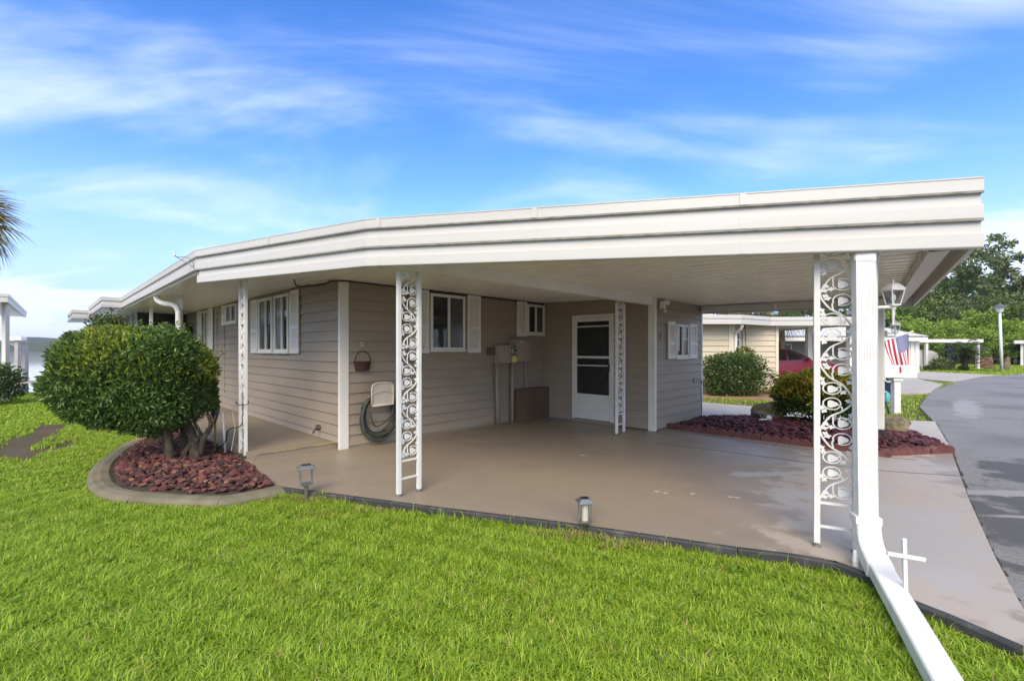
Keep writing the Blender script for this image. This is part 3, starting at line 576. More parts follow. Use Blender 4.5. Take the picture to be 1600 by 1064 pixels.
# ------------------------------------------------------------------ the carport
carport = thing('carport', 'white flat carport roof with deep ribbed fascia on ornamental iron posts', 'carport', (*HC, 0), UA)
outline = [RL0, RB, RG, RF, RK, (6.60, 1.02)]
fz = lambda b: ceil_z(b) - 0.14
fpath = [(RL0[0], RL0[1], fz(RL0[1])), (RB[0], RB[1], fz(RB[1])), (RG[0], RG[1], fz(RG[1]))]
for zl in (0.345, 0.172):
    m = MB(); m.strip([(0.0, zl - 0.006), (0.0315, zl - 0.006), (0.0315, zl + 0.006), (0.0, zl + 0.006)], fpath); m.build('drip_shade_line', GROOVE, carport)  # dark strip: drip grime with the lip's shadow line painted in
for k in (0, 1, 2):
    pa = [Vector(p) for p in fpath]
    if k == 2: pa[0] = pa[0] + (pa[1] - pa[0]).normalized() * 0.06
    m = MB(); m.strip(band_prof(k, 0), [tuple(p) for p in pa]); m.build('fascia_band', FASC, carport)
def fascia_seams():
    for (p, q), fr in (((fpath[0], fpath[1]), (0.52,)), ((fpath[1], fpath[2]), (0.03, 0.36, 0.70))):
        a_, b_ = Vector(p), Vector(q); d = (b_ - a_).normalized(); d2 = Vector((d.x, d.y, 0)).normalized(); nn = Vector((d2.y, -d2.x, 0))
        for f in fr:
            c = a_.lerp(b_, f)
            for z0_, z1_, o_ in ((0.352, 0.437, 0.0345), (0.184, 0.268, 0.0305), (0.006, 0.090, 0.0305)):
                m = MB(); m.obox(c + nn * (o_ + 0.0005) + Vector((0, 0, (z0_ + z1_) / 2)), d2 * 0.02, nn * 0.0012, Vector((0, 0, (z1_ - z0_) / 2))); m.build('lap_seam', FASC, carport)
fascia_seams()
m = MB(); m.strip([(-0.02, 0.36), (0.001, 0.36), (0.001, 0.01), (-0.02, 0.01)], fpath); m.build('fascia_groove', GROOVE, carport)
# right-hand side fascia (street side) and far side, seen from within
side = [(RG[0], RG[1], fz(RG[1])), (RF[0], RF[1], fz(RF[1])), (RK[0], RK[1], 2.155)]
m = MB(); m.strip([(-0.012, 0.0), (0.012, 0.0), (0.012, 0.43), (-0.012, 0.43)], [(p[0] + (0.03 if i == 0 else 0), p[1] + (0.04 if i == 0 else 0), p[2]) for i, p in enumerate(side)]); m.build('side_fascia', FASC, carport)
# box gutter hung inside the low edge, with straps
gut = MB(); gpath = [(1.30, -6.18, fz(-6.2) + 0.03), (5.98, -5.69, fz(-5.7) + 0.03), (6.42, -2.60, 2.19)]
gut.strip([(-0.055, 0.0), (0.055, 0.0), (0.055, 0.11), (0.05, 0.11), (0.05, 0.006), (-0.05, 0.006), (-0.05, 0.10), (-0.062, 0.10), (-0.062, 0.095), (-0.055, 0.095)], gpath)
gutter = gut.build('gutter', FASC, carport)
for i in range(2):
    a, b = Vector(gpath[i]), Vector(gpath[i + 1]); d = (b - a).normalized(); nn = Vector((-d.y, d.x, 0)); L_ = (b - a).length; k = max(2, int(L_ / 1.15))
    for j in range(k):
        p = a + d * (0.45 + j * (L_ - 0.6) / k); m = MB(); m.obox(p + nn * 0.064 + Vector((0, 0, 0.055)), d * 0.016, nn * 0.003, Vector((0, 0, 0.075))); m.build('gutter_strap', WHITE, gutter)
# ceiling pans run down the slope
a = -1.5; k = 0
roofb = MB(); roofb.prism([(-1.48, 1.0), (-0.82, -2.31), (1.13, -6.34), (6.11, -5.82), (6.57, -2.5), (6.57, 1.0)], lambda x, y: ceil_z(y) + 0.03, lambda x, y: ceil_z(y) + 0.22); rslab = roofb.build('roof_slab', FASC, carport)
while a < 6.6:
    poly = clip([(-1.48, 1.0), (-0.82, -2.31), (1.13, -6.34), (6.11, -5.82), (6.57, -2.5), (6.57, 1.0)], 0, a + 0.004, a + 0.201)
    if len(poly) >= 3:
        m = MB(); m.prism(poly, lambda x, y: ceil_z(y), lambda x, y: ceil_z(y) + 0.02); m.build('ceiling_pan', CEIL, carport, bevel=0.004)
        pc = clip(poly, 0, a + 0.02, a + 0.10)
        if len(pc) >= 3: m = MB(); m.prism(pc, lambda x, y: ceil_z(y) - 0.006, lambda x, y: ceil_z(y) + 0.002); m.build('pan_rib', CEIL, carport)
    a += 0.205; k += 1
# beams
m = MB(); m.box(-0.70, 4.40, -2.53, -2.42, 2.19, 2.325); m.build('beam', WHITE, carport, bevel=0.004)
m = MB(); m.add([(1.0, -5.9, 2.10), (5.8, -5.4, 2.12), (5.8, -5.34, 2.12), (1.0, -5.84, 2.10), (1.0, -5.9, 2.195), (5.8, -5.4, 2.21), (5.8, -5.34, 2.21), (1.0, -5.84, 2.195)], [(0, 3, 2, 1), (4, 5, 6, 7), (0, 1, 5, 4), (1, 2, 6, 5), (2, 3, 7, 6), (3, 0, 4, 7)]); m.build('side_beam', WHITE, carport)
# posts
P = iron_post(carport, Hl(-3.50, 5.97), Hl(-3.66, 6.125), 0.0, 2.40, low=0.40)
m = MB(); m.box(-0.05, 0.28, -0.05, 0.05, -0.2, 0.03); m.build('post_block', EDGEM, P)
iron_post(carport, Hl(-1.09, 4.375), Hl(-0.93, 4.54), 0.0, 2.33)
iron_post(carport, Hl(1.735, 7.53), Hl(1.895, 7.70), 0.0, 2.19)
iron_post(carport, Hl(2.203, 3.285), Hl(2.410, 3.185), 0.0, 2.18, low=0.34)
m = MB(); p = Hl(5.56, 6.88); m.box(p[0] - 0.06, p[0] + 0.06, p[1] - 0.06, p[1] + 0.06, 0.22, 2.18); pf = m.build('square_post', WHITE, carport, bevel=0.005)
m = MB(); m.box(p[0] - 0.075, p[0] + 0.075, p[1] - 0.075, p[1] + 0.075, -0.02, 0.22); m.build('post_base', DMETAL, pf)
m = MB(); p = Hl(2.505, 3.16); m.box(p[0] - 0.03, p[0] + 0.03, p[1] - 0.03, p[1] + 0.03, 0.0, 2.18); m.build('square_post', WHITE, carport, bevel=0.004)
# ceiling wire
m = MB(); m.tube([(3.2, -0.6, 2.385), (3.2, -0.6, 1.95)], 0.003, 5); m.build('pull_cord', DMETAL, carport)
# posts and downspout of the left eave
for b in (4.30, 7.6, 10.9): iron_post(home, (-1.10, b), (-1.10, b + 0.22), 0.08, 2.45, low=0.36)

def rect_tube(mb, pts, wx, wy, side0, flutes=0):
    """rectangular section swept along pts; side0 = direction of the wx side"""
    pts = [Vector(p) for p in pts]; s0 = Vector(side0); vs = []; sec = []
    if flutes:
        for i in range(flutes * 2 + 1): sec.append((-wx / 2 + wx * i / (flutes * 2), -wy / 2 + (0.004 if i % 2 else 0)))
        sec += [(wx / 2, wy / 2), (-wx / 2, wy / 2)]
    else:
        c = 0.008; sec = [(-wx / 2 + c, -wy / 2), (wx / 2 - c, -wy / 2), (wx / 2, -wy / 2 + c), (wx / 2, wy / 2 - c), (wx / 2 - c, wy / 2), (-wx / 2 + c, wy / 2), (-wx / 2, wy / 2 - c), (-wx / 2, -wy / 2 + c)]
    for i, p in enumerate(pts):
        d = (pts[min(i + 1, len(pts) - 1)] - pts[max(i - 1, 0)]).normalized(); a = (s0 - d * s0.dot(d)).normalized(); b = d.cross(a)
        for u, v in sec: vs.append(p + a * u + b * v)
    k = len(sec); n_ = len(pts)
    mb.add(vs, [(i * k + j, i * k + (j + 1) % k, (i + 1) * k + (j + 1) % k, (i + 1) * k + j) for i in range(n_ - 1) for j in range(k)] + [tuple(range(k - 1, -1, -1)), tuple((n_ - 1) * k + j for j in range(k))])
ds = thing('downspout', 'wide white fluted downspout with its lower leg lying on the grass', 'downspout', (2.37, 3.02, 0))
org = (2.37, 3.02, 0)
m = MB(org); rect_tube(m, [(2.362, 3.03, 0.24), (2.366, 3.05, 1.0), (2.366, 3.06, 2.03)], 0.112, 0.078, (0.96, -0.29, 0), flutes=7); pipe = m.build('pipe', WHITE2, ds)
m = MB(org); rect_tube(m, [(2.366, 3.06, 2.0), (2.375, 3.07, 2.05), (2.42, 3.12, 2.09), (2.52, 3.22, 2.12), (2.62, 3.32, 2.14)], 0.122, 0.084, (0.96, -0.29, 0)); m.build('offset_elbow', WHITE2, ds)
m = MB(org); m.obox((2.362, 3.035, 0.29), (0.072, -0.0217, 0), (0.015, 0.05, 0), (0, 0, 0.025)); m.build('strap', WHITE2, ds, bevel=0.004)
m = MB(org); rect_tube(m, [(2.362, 3.03, 0.27), (2.360, 3.022, 0.20), (2.347, 2.985, 0.13), (2.317, 2.91, 0.085), (2.262, 2.79, 0.055)], 0.137, 0.096, (0.96, -0.29, 0)); m.build('elbow', WHITE2, ds)
m = MB(org); rect_tube(m, [(2.292, 2.85, 0.068), (2.06, 2.35, 0.010), (1.665, 1.55, -0.05)], 0.122, 0.085, (0.92, -0.40, 0)); m.build('lower_leg', WHITE2, ds, bevel=0.003)
m = MB(org); m.tube([(2.262, 2.98, -0.1), (2.255, 2.985, 0.03), (2.265, 3.0, 0.10)], [0.014, 0.018, 0.01], 7); m.build('stub_pipe', WHITE2, ds)
d2 = thing('downspout', 'round white downspout curving from the left eave behind the clipped bush', 'downspout', (*HC, 0), UA)
m = MB(); m.tube(spline([(-1.42, 4.75, 2.44), (-1.40, 4.72, 2.36), (-1.33, 4.6, 2.30), (-1.20, 4.40, 2.26), (-1.16, 4.26, 2.15), (-1.16, 4.22, 1.9), (-1.16, 4.22, 0.1)], 6), 0.05, 10); m.build('pipe', WHITE2, d2, smooth=True)

# ------------------------------------------------------------------ fixtures on the walls
def wl(W, s, z, d=0.034):
    p = wp(W, s, z, d); x, y = H(p.x, p.y); return Vector((x, y, z))
def wall_thing(name, label, cat, W, s, z, d=0.034, group=None):
    """local axes: x along the wall (to the viewer's right for the carport wall), -y out of the wall"""
    t = thing(name, label, cat, wl(W, s, z, d), UA, group); return t
t = wall_thing('wall_basket', 'small maroon wicker basket with hoop handle hung on the carport wall', 'basket', WC, 0.30, 1.12)
m = MB()
for i in range(7):
    z = 0.02 * i; r = 0.10 + 0.025 * i / 6
    m.tube([(r * math.cos(k * math.pi / 8), -0.005 - 0.55 * r * math.sin(k * math.pi / 8), z) for k in range(9)], 0.011, 6)
m.prism([(0.095 * math.cos(k * math.pi / 8), -0.004 - 0.05 * math.sin(k * math.pi / 8)) for k in range(9)], -0.008, 0.125); m.build('body', WICKER, t, smooth=False)
m = MB(); m.tube([(0.122 * math.cos(k * math.pi / 12), -0.03, 0.13 + 0.145 * math.sin(k * math.pi / 12)) for k in range(13)], 0.008, 6); m.build('handle', WICKER, t)
t = wall_thing('wall_switch', 'small square cream outlet plate on the carport wall above the basket', 'outlet', WC, 0.30, 1.50)
m = MB(); m.box(-0.022, 0.022, -0.012, 0, -0.03, 0.03); m.build('plate', BEIGEP, t, bevel=0.003); m = MB(); m.box(-0.008, 0.008, -0.016, -0.012, -0.012, 0.012); m.build('switch', DMETAL, t)
t = wall_thing('hose_hanger', 'beige plastic hose holder on the carport wall', 'hose holder', WC, 0.545, 0.60)
def arch(w, h, n_=14, rr=0.09):
    pts = [(-w / 2, 0), (w / 2, 0)]
    for k in range(n_ + 1): a_ = math.pi * k / n_; pts.append((w / 2 * (math.copysign(abs(math.cos(a_)) ** 0.55, math.cos(a_))), h - rr + rr * math.sin(a_) ** 0.8))
    return pts
def plate(m, pts, y0, y1):
    n_ = len(pts); m.add([(x, y0, z) for x, z in pts] + [(x, y1, z) for x, z in pts], [tuple(range(n_)), tuple(range(2 * n_ - 1, n_ - 1, -1))] + [(k, n_ + k, n_ + (k + 1) % n_, (k + 1) % n_) for k in range(n_)])
m = MB(); plate(m, arch(0.35, 0.33), -0.165, -0.15); bp = m.build('face_plate', BEIGEP, t)
m = MB(); ar = arch(0.35, 0.33); m.tube([(x, -0.165, z) for x, z in ar] + [(ar[0][0], -0.165, ar[0][1])], 0.016, 7); m.build('rim', BEIGEP, t, smooth=True)
m = MB(); m.tube([(-0.17 + 0.34 * k / 10, -0.172, 0.17 + 0.03 * math.sin(math.pi * k / 10)) for k in range(11)], 0.008, 6); m.build('crease', BEIGEP, t)
m = MB(); m.box(-0.14, 0.14, -0.15, 0.0, 0.09, 0.13); m.build('saddle', BEIGEP, t)
t = wall_thing('garden_hose', 'coiled dark green garden hose hanging from its holder', 'hose', WC, 0.52, 0.60)
m = MB()
for k in range(9):
    rx = 0.235 + 0.012 * k + random.uniform(-0.03, 0.03); cx = 0.04 + random.uniform(-0.035, 0.035); bot = -0.46 + random.uniform(-0.05, 0.05) - 0.006 * k; yy = -0.02 - 0.013 * k
    pts = [(cx + rx * math.sin(q), yy + 0.01 * math.sin(2 * q + k), (0.17 + bot) / 2 + (0.17 - bot) / 2 * math.cos(q)) for q in [2 * math.pi * i / 28 for i in range(29)]]
    m.tube(pts, 0.0125, 7)
m.tube(spline([(0.27, -0.1, 0.05), (0.20, -0.12, -0.16), (0.05, -0.12, -0.28), (-0.08, -0.11, -0.30), (-0.16, -0.12, -0.1)], 6), 0.0125, 7); m.build('coil', HOSEM, t, smooth=True)
m = MB(); m.tube([(-0.24, -0.10, 0.02), (-0.25, -0.11, -0.07)], [0.03, 0.024], 8); m.tube([(-0.24, -0.10, 0.0), (-0.29, -0.12, -0.02)], 0.016, 7); m.tube([(-0.20, -0.10, 0.05), (-0.24, -0.10, 0.02)], 0.018, 7); m.build('nozzle', mat('green_plastic', (0.03, 0.075, 0.06), None, rough=0.5), t, smooth=True)
t = wall_thing('meter_cabinet', 'pair of taupe electric meter cabinets with conduits on the carport wall', 'electric cabinet', WC, 3.3, 0.0)
m = MB(); m.box(-0.34, 0.06, -0.17, 0, 1.165, 1.50); m.build('meter_box', BOXP, t, bevel=0.006)
m = MB(); m.box(0.075, 0.37, -0.20, 0, 1.19, 1.615); pb = m.build('breaker_box', BOXP, t, bevel=0.006)
m = MB(); m.box(0.08, 0.365, -0.207, -0.2, 1.21, 1.60); m.build('box_door', BOXP, pb, bevel=0.003)
m = MB(); m.box(0.20, 0.26, -0.209, -0.207, 1.55, 1.575); m.build('sticker', BEIGEP, pb)
m = MB(); m.lathe([(0.085, 0), (0.085, 0.03), (0.07, 0.035), (0.07, 0.09), (0.055, 0.105)], (-0.03, -0.17, 1.40), 18, axis=(0, -1, 0)); mt = m.build('meter_dial', METAL, t, smooth=False)
m = MB(); m.box(-0.05, 0.0, -0.278, -0.27, 1.38, 1.42); m.build('dial_face', DMETAL, mt)
m = MB(); m.tube([(-0.28, -0.06, 0.0), (-0.31, -0.06, 1.17)], 0.036, 10); m.build('conduit', SIDING, t, smooth=True)
m = MB(); m.tube([(0.115, -0.06, 0.0), (0.115, -0.06, 1.19)], 0.036, 10); m.build('conduit', SIDING, t, smooth=True)
t2 = wall_thing('junction_box', 'dark brown square junction box left of the meter cabinets', 'junction box', WC, 2.87, 1.32)
m = MB(); m.box(-0.085, 0.085, -0.06, 0, 0.0, 0.145); m.build('box', BROWN, t2, bevel=0.004); m = MB(); m.tube([(0.04, -0.03, 0), (0.045, -0.03, -0.16)], 0.012, 6); m.build('lead', BOXP, t2)
t = wall_thing('side_cabinet', 'smaller taupe utility box on the wall below the high window', 'utility box', WC, 3.81, 1.19)
m = MB(); m.box(-0.135, 0.14, -0.09, 0, 0, 0.39); m.build('box', BOXP, t, bevel=0.005); m = MB(); m.tube([(0.0, -0.04, 0), (0.035, -0.04, -0.56)], 0.015, 8); m.build('conduit', SIDING, t)
t = wall_thing('wall_disc', 'round yellow tag fixed below the electric meter', 'tag', WC, 3.33, 1.235, 0.23)
m = MB(); m.lathe([(0.062, 0), (0.062, 0.012), (0.05, 0.018)], (0, 0, 0), 18, axis=(0, -1, 0)); m.build('disc', YELLOW, t); m = MB(); m.lathe([(0.072, -0.006), (0.072, 0.006)], (0, 0, 0), 18, axis=(0, -1, 0)); m.build('rim', BEIGEP, t)
t = wall_thing('equipment_panel', 'large dark brown panel box standing on the carport floor in the corner', 'cabinet', WC, 3.93, 0.0)
m = MB(); m.box(-0.46, 0.50, -0.16, 0, 0.0, 0.64); m.build('case', BROWN, t, bevel=0.006); m = MB(); m.box(-0.37, 0.46, -0.168, -0.16, 0.03, 0.61); m.build('front', BROWN, t, bevel=0.003)
t = wall_thing('drain_pipe', 'thin pale pipe running down beside the brown panel box', 'pipe', WD, 0.11, 0.0)
m = MB(); m.tube([(-0.03, 0, 0.02), (-0.03, 0, 0.66)], 0.014, 8); m.build('pipe', SIDING, t); m = MB(); m.lathe([(0.02, 0), (0.02, 0.04)], (-0.035, -0.02, 0.0), 8); m.build('cap', WHITE, t)
t = wall_thing('flood_light', 'small twin white flood light under the ceiling beside the corner post', 'flood light', WS, 0.22, 2.20)
m = MB(); m.box(-0.09, -0.01, -0.09, 0, -0.06, 0.07); m.build('housing', WHITE, t, bevel=0.006); m = MB(); m.tube([(0.0, -0.05, 0.03), (0.07, -0.08, 0.05)], [0.025, 0.05], 10); m.build('lamp_head', WHITE, t); m = MB(); m.ball((0.0, -0.06, -0.10), 0.032, n=10, m=6); m.build('sensor', WHITE, t, smooth=True)
t = wall_thing('house_number', 'small metal number one on the siding by the shuttered window', 'house number', WS, 0.16, 1.60)
m = MB(); m.box(-0.008, 0.008, -0.008, 0, 0, 0.10); m.box(-0.022, 0.022, -0.008, 0, -0.002, 0.010); m.beam((-0.022, -0.004, 0.078), (0.0, -0.004, 0.098), 0.008, 0.014); m.build('digit', BROWN, t)
t = wall_thing('faucet', 'dark outdoor tap low on the left wall near the corner', 'tap', WL, 0.62, 0.22, 0.02)
m = MB(); m.tube([(0, 0, 0), (-0.09, 0, 0), (-0.12, 0, -0.05)], 0.014, 8); m.build('spout', DMETAL, t, smooth=True); m = MB(); m.lathe([(0.035, 0), (0.035, 0.012)], (-0.05, 0, 0.05), 10); m.tube([(-0.05, 0, 0), (-0.05, 0, 0.05)], 0.008, 6); m.tube([(-0.02, -0.0, 0.0), (-0.02, 0.16, 0.0)], 0.01, 6); m.build('valve', DMETAL, t)
cw = MB(); cw.tube([Vector((*H(*p[:2]), p[2])) for p in spline([(-0.55, 0.25, 2.37), (-0.35, 0.6, 2.34), (-0.1, 0.35, 2.37), (-0.07, -0.05, 2.385), (0.8, -0.05, 2.39), (2.0, -0.05, 2.385), (3.4, -0.05, 2.38), (4.4, -0.05, 2.37)], 6)], 0.011, 6)
tag(cw.build('wall_cable', BLACK), 'black cable run along the wall top under the carport ceiling', 'cable')
an = thing('antenna_bracket', 'bare bent wire bracket on the roof edge at the left corner', 'bracket', (*H(-1.5, 1.1), 2.5))
ao = (*H(-1.5, 1.1), 2.5)
x0, y0 = H(-1.54, 1.12)
m = MB(ao); m.tube(spline([(x0, y0, 2.54), (x0 - 0.10, y0 + 0.0, 2.60), (x0 - 0.20, y0 - 0.03, 2.66), (x0 - 0.22, y0 - 0.04, 2.70)], 5), 0.006, 6); m.tube(spline([(x0 + 0.05, y0 - 0.05, 2.50), (x0 + 0.04, y0 - 0.06, 2.60), (x0 - 0.03, y0 - 0.07, 2.645), (x0 - 0.18, y0 - 0.05, 2.655)], 5), 0.005, 6); m.build('wire', METAL, an)
m = MB(ao); m.tube([(x0 - 0.215, y0 - 0.04, 2.675), (x0 - 0.23, y0 - 0.04, 2.73)], [0.014, 0.010], 8); m.build('stub', METAL, an)

# lanterns
def lantern(loc, label):
    t = thing('wall_lantern', label, 'lantern', loc, 0, 'white carriage lanterns on the carport posts'); t.scale = (0.57, 0.57, 0.80)
    m = MB(); m.lathe([(0.058, 0), (0.058, 0.02), (0.04, 0.035)], (-0.255, 0, 0.0), 16, axis=(1, 0, 0)); m.build('back_plate', WHITE2, t)
    m = MB(); m.tube([(-0.24, 0, 0.0), (0.0, 0, 0.005), (0.03, 0, 0.006)], [0.016, 0.014, 0.013], 8); m.build('arm', WHITE2, t, smooth=True)
    m = MB(); m.lathe([(0.006, -0.16), (0.016, -0.145), (0.010, -0.135), (0.019, -0.02), (0.028, -0.015), (0.028, 0.0), (0.05, 0.012), (0.05, 0.02)], (0, 0, 0), 10); m.build('finial', WHITE2, t, smooth=False)
    m = MB(); bw, tw = 0.047, 0.078
    for sx in (-1, 1):
        for sy in (-1, 1): m.tube([(sx * bw, sy * bw, 0.02), (sx * tw, sy * tw, 0.155)], 0.007, 5)
    for r, z in ((bw, 0.022), (tw, 0.155)):
        for (x0_, y0_), (x1_, y1_) in (((-1, -1), (1, -1)), ((1, -1), (1, 1)), ((1, 1), (-1, 1)), ((-1, 1), (-1, -1))): m.beam((x0_ * r, y0_ * r, z), (x1_ * r, y1_ * r, z), 0.016, 0.014)
    m.build('cage', WHITE2, t)
    m = MB()
    for (x0_, y0_), (x1_, y1_) in (((-1, -1), (1, -1)), ((1, -1), (1, 1)), ((1, 1), (-1, 1)), ((-1, 1), (-1, -1))): m.add([(x0_ * bw, y0_ * bw, 0.03), (x1_ * bw, y1_ * bw, 0.03), (x1_ * tw, y1_ * tw, 0.15), (x0_ * tw, y0_ * tw, 0.15)], [(0, 1, 2, 3)])
    m.build('glass', CLEAR, t)
    m = MB(); m.add([(s_ * x * r, s_ * y * r, z) for s_ in (1,) for r, z in ((0.088, 0.162), (0.045, 0.205), (0.02, 0.215)) for x, y in ((-1, -1), (1, -1), (1, 1), (-1, 1))], [(0, 1, 2, 3)] + [(i * 4 + k, i * 4 + (k + 1) % 4, (i + 1) * 4 + (k + 1) % 4, (i + 1) * 4 + k) for i in range(2) for k in range(4)] + [(8, 9, 10, 11)]); m.tube([(0, 0, 0.21), (0, 0, 0.25)], [0.012, 0.004], 8); m.build('cap', WHITE2, t)
    m = MB(); m.ball((0, 0, 0.085), 0.028, rz=0.036, n=10, m=7); m.lathe([(0.014, 0.02), (0.014, 0.055)], (0, 0, 0), 8); m.build('bulb', WHITE, t, smooth=True)
lantern((2.685, 3.20, 1.715), 'nearer white carriage lantern beside the wide fluted downspout')
lantern((5.735, 6.80, 1.66), 'farther white carriage lantern on the square post with a dark base')

# ------------------------------------------------------------------ planting beds
def hulls(n_, seed):
    out = []; r = random.Random(seed)
    for i in range(n_):
        bm = bmesh.new()
        for k in range(13):
            v = Vector((r.gauss(0, 1), r.gauss(0, 1), r.gauss(0, 1))).normalized() * r.uniform(0.8, 1.0); bm.verts.new((v.x * 0.5, v.y * r.uniform(0.36, 0.44), v.z * 0.24))
        res = bmesh.ops.convex_hull(bm, input=bm.verts); bmesh.ops.delete(bm, geom=[g for g in set(res['geom_interior']) | set(res['geom_unused']) if isinstance(g, bmesh.types.BMVert)], context='VERTS')
        me = bpy.data.meshes.new('stone'); bm.to_mesh(me); bm.free(); out.append(me)
    return out
def bed(name, poly, holes, hfun, mats, wts, spacing, size, label, seed, reject=None):
    r = random.Random(seed); b = MB(); b.prism(poly, -0.3, 0.0); 
    # soil mound as a grid fan clipped to the outline
    xs = [p[0] for p in poly]; ys = [p[1] for p in poly]; x0, x1, y0, y1 = min(xs), max(xs), min(ys), max(ys); nx = ny = 36; vs, fs = [], []
    X, Y = np.meshgrid(np.linspace(x0, x1, nx), np.linspace(y0, y1, ny)); ins = inpoly(X.ravel(), Y.ravel(), poly)
    for x, y, q in zip(X.ravel(), Y.ravel(), ins): vs.append((x, y, hfun(x, y) - 0.015 if q else -0.12))
    for i in range(ny - 1):
        for j in range(nx - 1):
            ids = (i * nx + j, i * nx + j + 1, (i + 1) * nx + j + 1, (i + 1) * nx + j)
            if sum(ins[k] for k in ids) >= 3: fs.append(ids)
    b = MB(); b.add(vs, fs); root = tag(b.build(name, SOIL, kind='structure'), label, 'rock bed')
    base = hulls(9, seed); meshes = []
    for i, me in enumerate(base):
        for k, mm in enumerate(mats): c = me.copy(); c.materials.append(mm); meshes.append(c)
    pts = []; y = y0
    while y < y1:
        x = x0
        while x < x1:
            p = (x + r.uniform(-0.5, 0.5) * spacing, y + r.uniform(-0.5, 0.5) * spacing); x += spacing
            if inpoly(np.array([p[0]]), np.array([p[1]]), poly)[0] and not (reject and reject(*p)): pts.append(p)
        y += spacing * 0.8
    pts.sort(key=lambda p: math.hypot(*p)); restV, restF, restM = [], [], []
    for i, (x, y) in enumerate(pts):
        s = size * r.uniform(0.7, 1.45); k = r.choices(range(len(mats)), wts)[0]; bi = r.randrange(9); z = hfun(x, y) + r.uniform(-0.006, 0.016); rot = (r.uniform(-0.45, 0.45), r.uniform(-0.45, 0.45), r.uniform(0, 6.3))
        if i < 300:
            o = bpy.data.objects.new('stone', meshes[bi * len(mats) + k]); COL.objects.link(o); o.parent = root; o.location = (x, y, z); o.rotation_euler = rot; o.scale = (s, s, s)
        else:
            M4 = Matrix.Translation((x, y, z)) @ __import__('mathutils').Euler(rot).to_matrix().to_4x4() @ Matrix.Scale(s, 4); n0 = len(restV); me = base[bi]
            restV += [tuple(M4 @ v.co) for v in me.vertices]; restF += [tuple(n0 + q for q in f.vertices) for f in me.polygons]; restM += [k] * len(me.polygons)
    if restV:
        me = bpy.data.meshes.new('loose_rock'); me.from_pydata(restV, [], restF); o = link('loose_rock', me, mats, root, 'stuff'); me.polygons.foreach_set('material_index', restM)
    return root
def edge_d(x, y, poly):
    d = 9
    for i in range(len(poly)):
        ax, ay = poly[i][:2]; bx, by = poly[(i + 1) % len(poly)][:2]; L2 = (bx - ax) ** 2 + (by - ay) ** 2 or 1e-9; t = max(0, min(1, ((x - ax) * (bx - ax) + (y - ay) * (by - ay)) / L2)); d = min(d, math.hypot(x - ax - t * (bx - ax), y - ay - t * (by - ay)))
    return d
cp = spline([(x, y, 0) for x, y in BEDL_OUT], 5)
bedl = bed('rock_bed', BEDL, None, lambda x, y: -0.02 + 0.10 * min(1, edge_d(x, y, BEDL) / 0.7), ROCKM, (5, 4, 1.4, 1.4), 0.066, 0.092, 'rust red lava rock bed round the trunk of the clipped bush', 11, reject=lambda x, y: min(math.hypot(x - q.x, y - q.y) for q in cp) < 0.21 or edge_d(x, y, BEDL) < 0.03)
bedr = bed('rock_bed', BEDR, None, lambda x, y: 0.03 + 0.09 * min(1, edge_d(x, y, BEDR) / 0.6), MULM, (5, 4, 1.4), 0.085, 0.115, 'dark maroon rock bed beside the shed wall and street', 12, reject=lambda x, y: edge_d(x, y, BEDR) < 0.05)
# concrete curb of the left bed, in cast lengths
def curb():
    root = MB(); root.strip([(0.0, -0.25), (0.15, -0.25), (0.15, -0.14), (0.0, -0.14)], [tuple(p) for p in cp]); c = tag(root.build('curb', CURBM, kind='structure'), 'mossy cast concrete curb round the left rock bed', 'curb')
    step = 9
    for i in range(0, len(cp) - 1, step):
        seg = cp[i:i + step + 1]
        if len(seg) < 2: continue
        m = MB(); wv = 0.015 * random.random()
        m.strip([(-0.03 - wv, -0.2), (-0.03 - wv, -0.03), (0.0, 0.0), (0.07, 0.012), (0.14, 0.004), (0.17, -0.02), (0.18, -0.2)], [(p.x, p.y, 0.004 * math.sin(i)) for p in seg]); m.build('curb_length', CURBM, c, bevel=0.006)
curb()
# scalloped edging bricks of the right bed
def edging():
    path = [Vector((2.80, 8.24, 0)), Vector((4.92, 6.07, 0)), Vector((6.05, 6.27, 0))]
    sh = [(0, 0)]; Lb = 0.385; hb = 0.085
    for k in range(3):
        for j in range(7): t = j / 6; sh.append((Lb * (k + t) / 3, hb + 0.045 * math.sin(math.pi * t) ** 0.8))
    sh.append((Lb, 0)); n_ = len(sh); me = MB(); me.add([(x, y, z - 0.03) for y in (-0.032, 0.032) for x, z in sh], [tuple(range(n_ - 1, -1, -1)), tuple(range(n_, 2 * n_))] + [(k, (k + 1) % n_, n_ + (k + 1) % n_, n_ + k) for k in range(n_)]); mesh = me.mesh('edging_brick'); mesh.materials.append(BRICKR)
    for a, b in zip(path, path[1:]):
        d = (b - a); L_ = d.length; d.normalize(); k = 0
        while k * 0.395 + Lb < L_ + 0.2:
            p = a + d * (k * 0.395); o = link('edging_brick', mesh, None, bedr); o.location = (p.x + random.uniform(-0.005, 0.005), p.y + random.uniform(-0.005, 0.005), random.uniform(-0.004, 0.004)); o.rotation_euler = (random.uniform(-0.03, 0.03), 0, math.atan2(d.y, d.x) + random.uniform(-0.03, 0.03)); k += 1
edging()

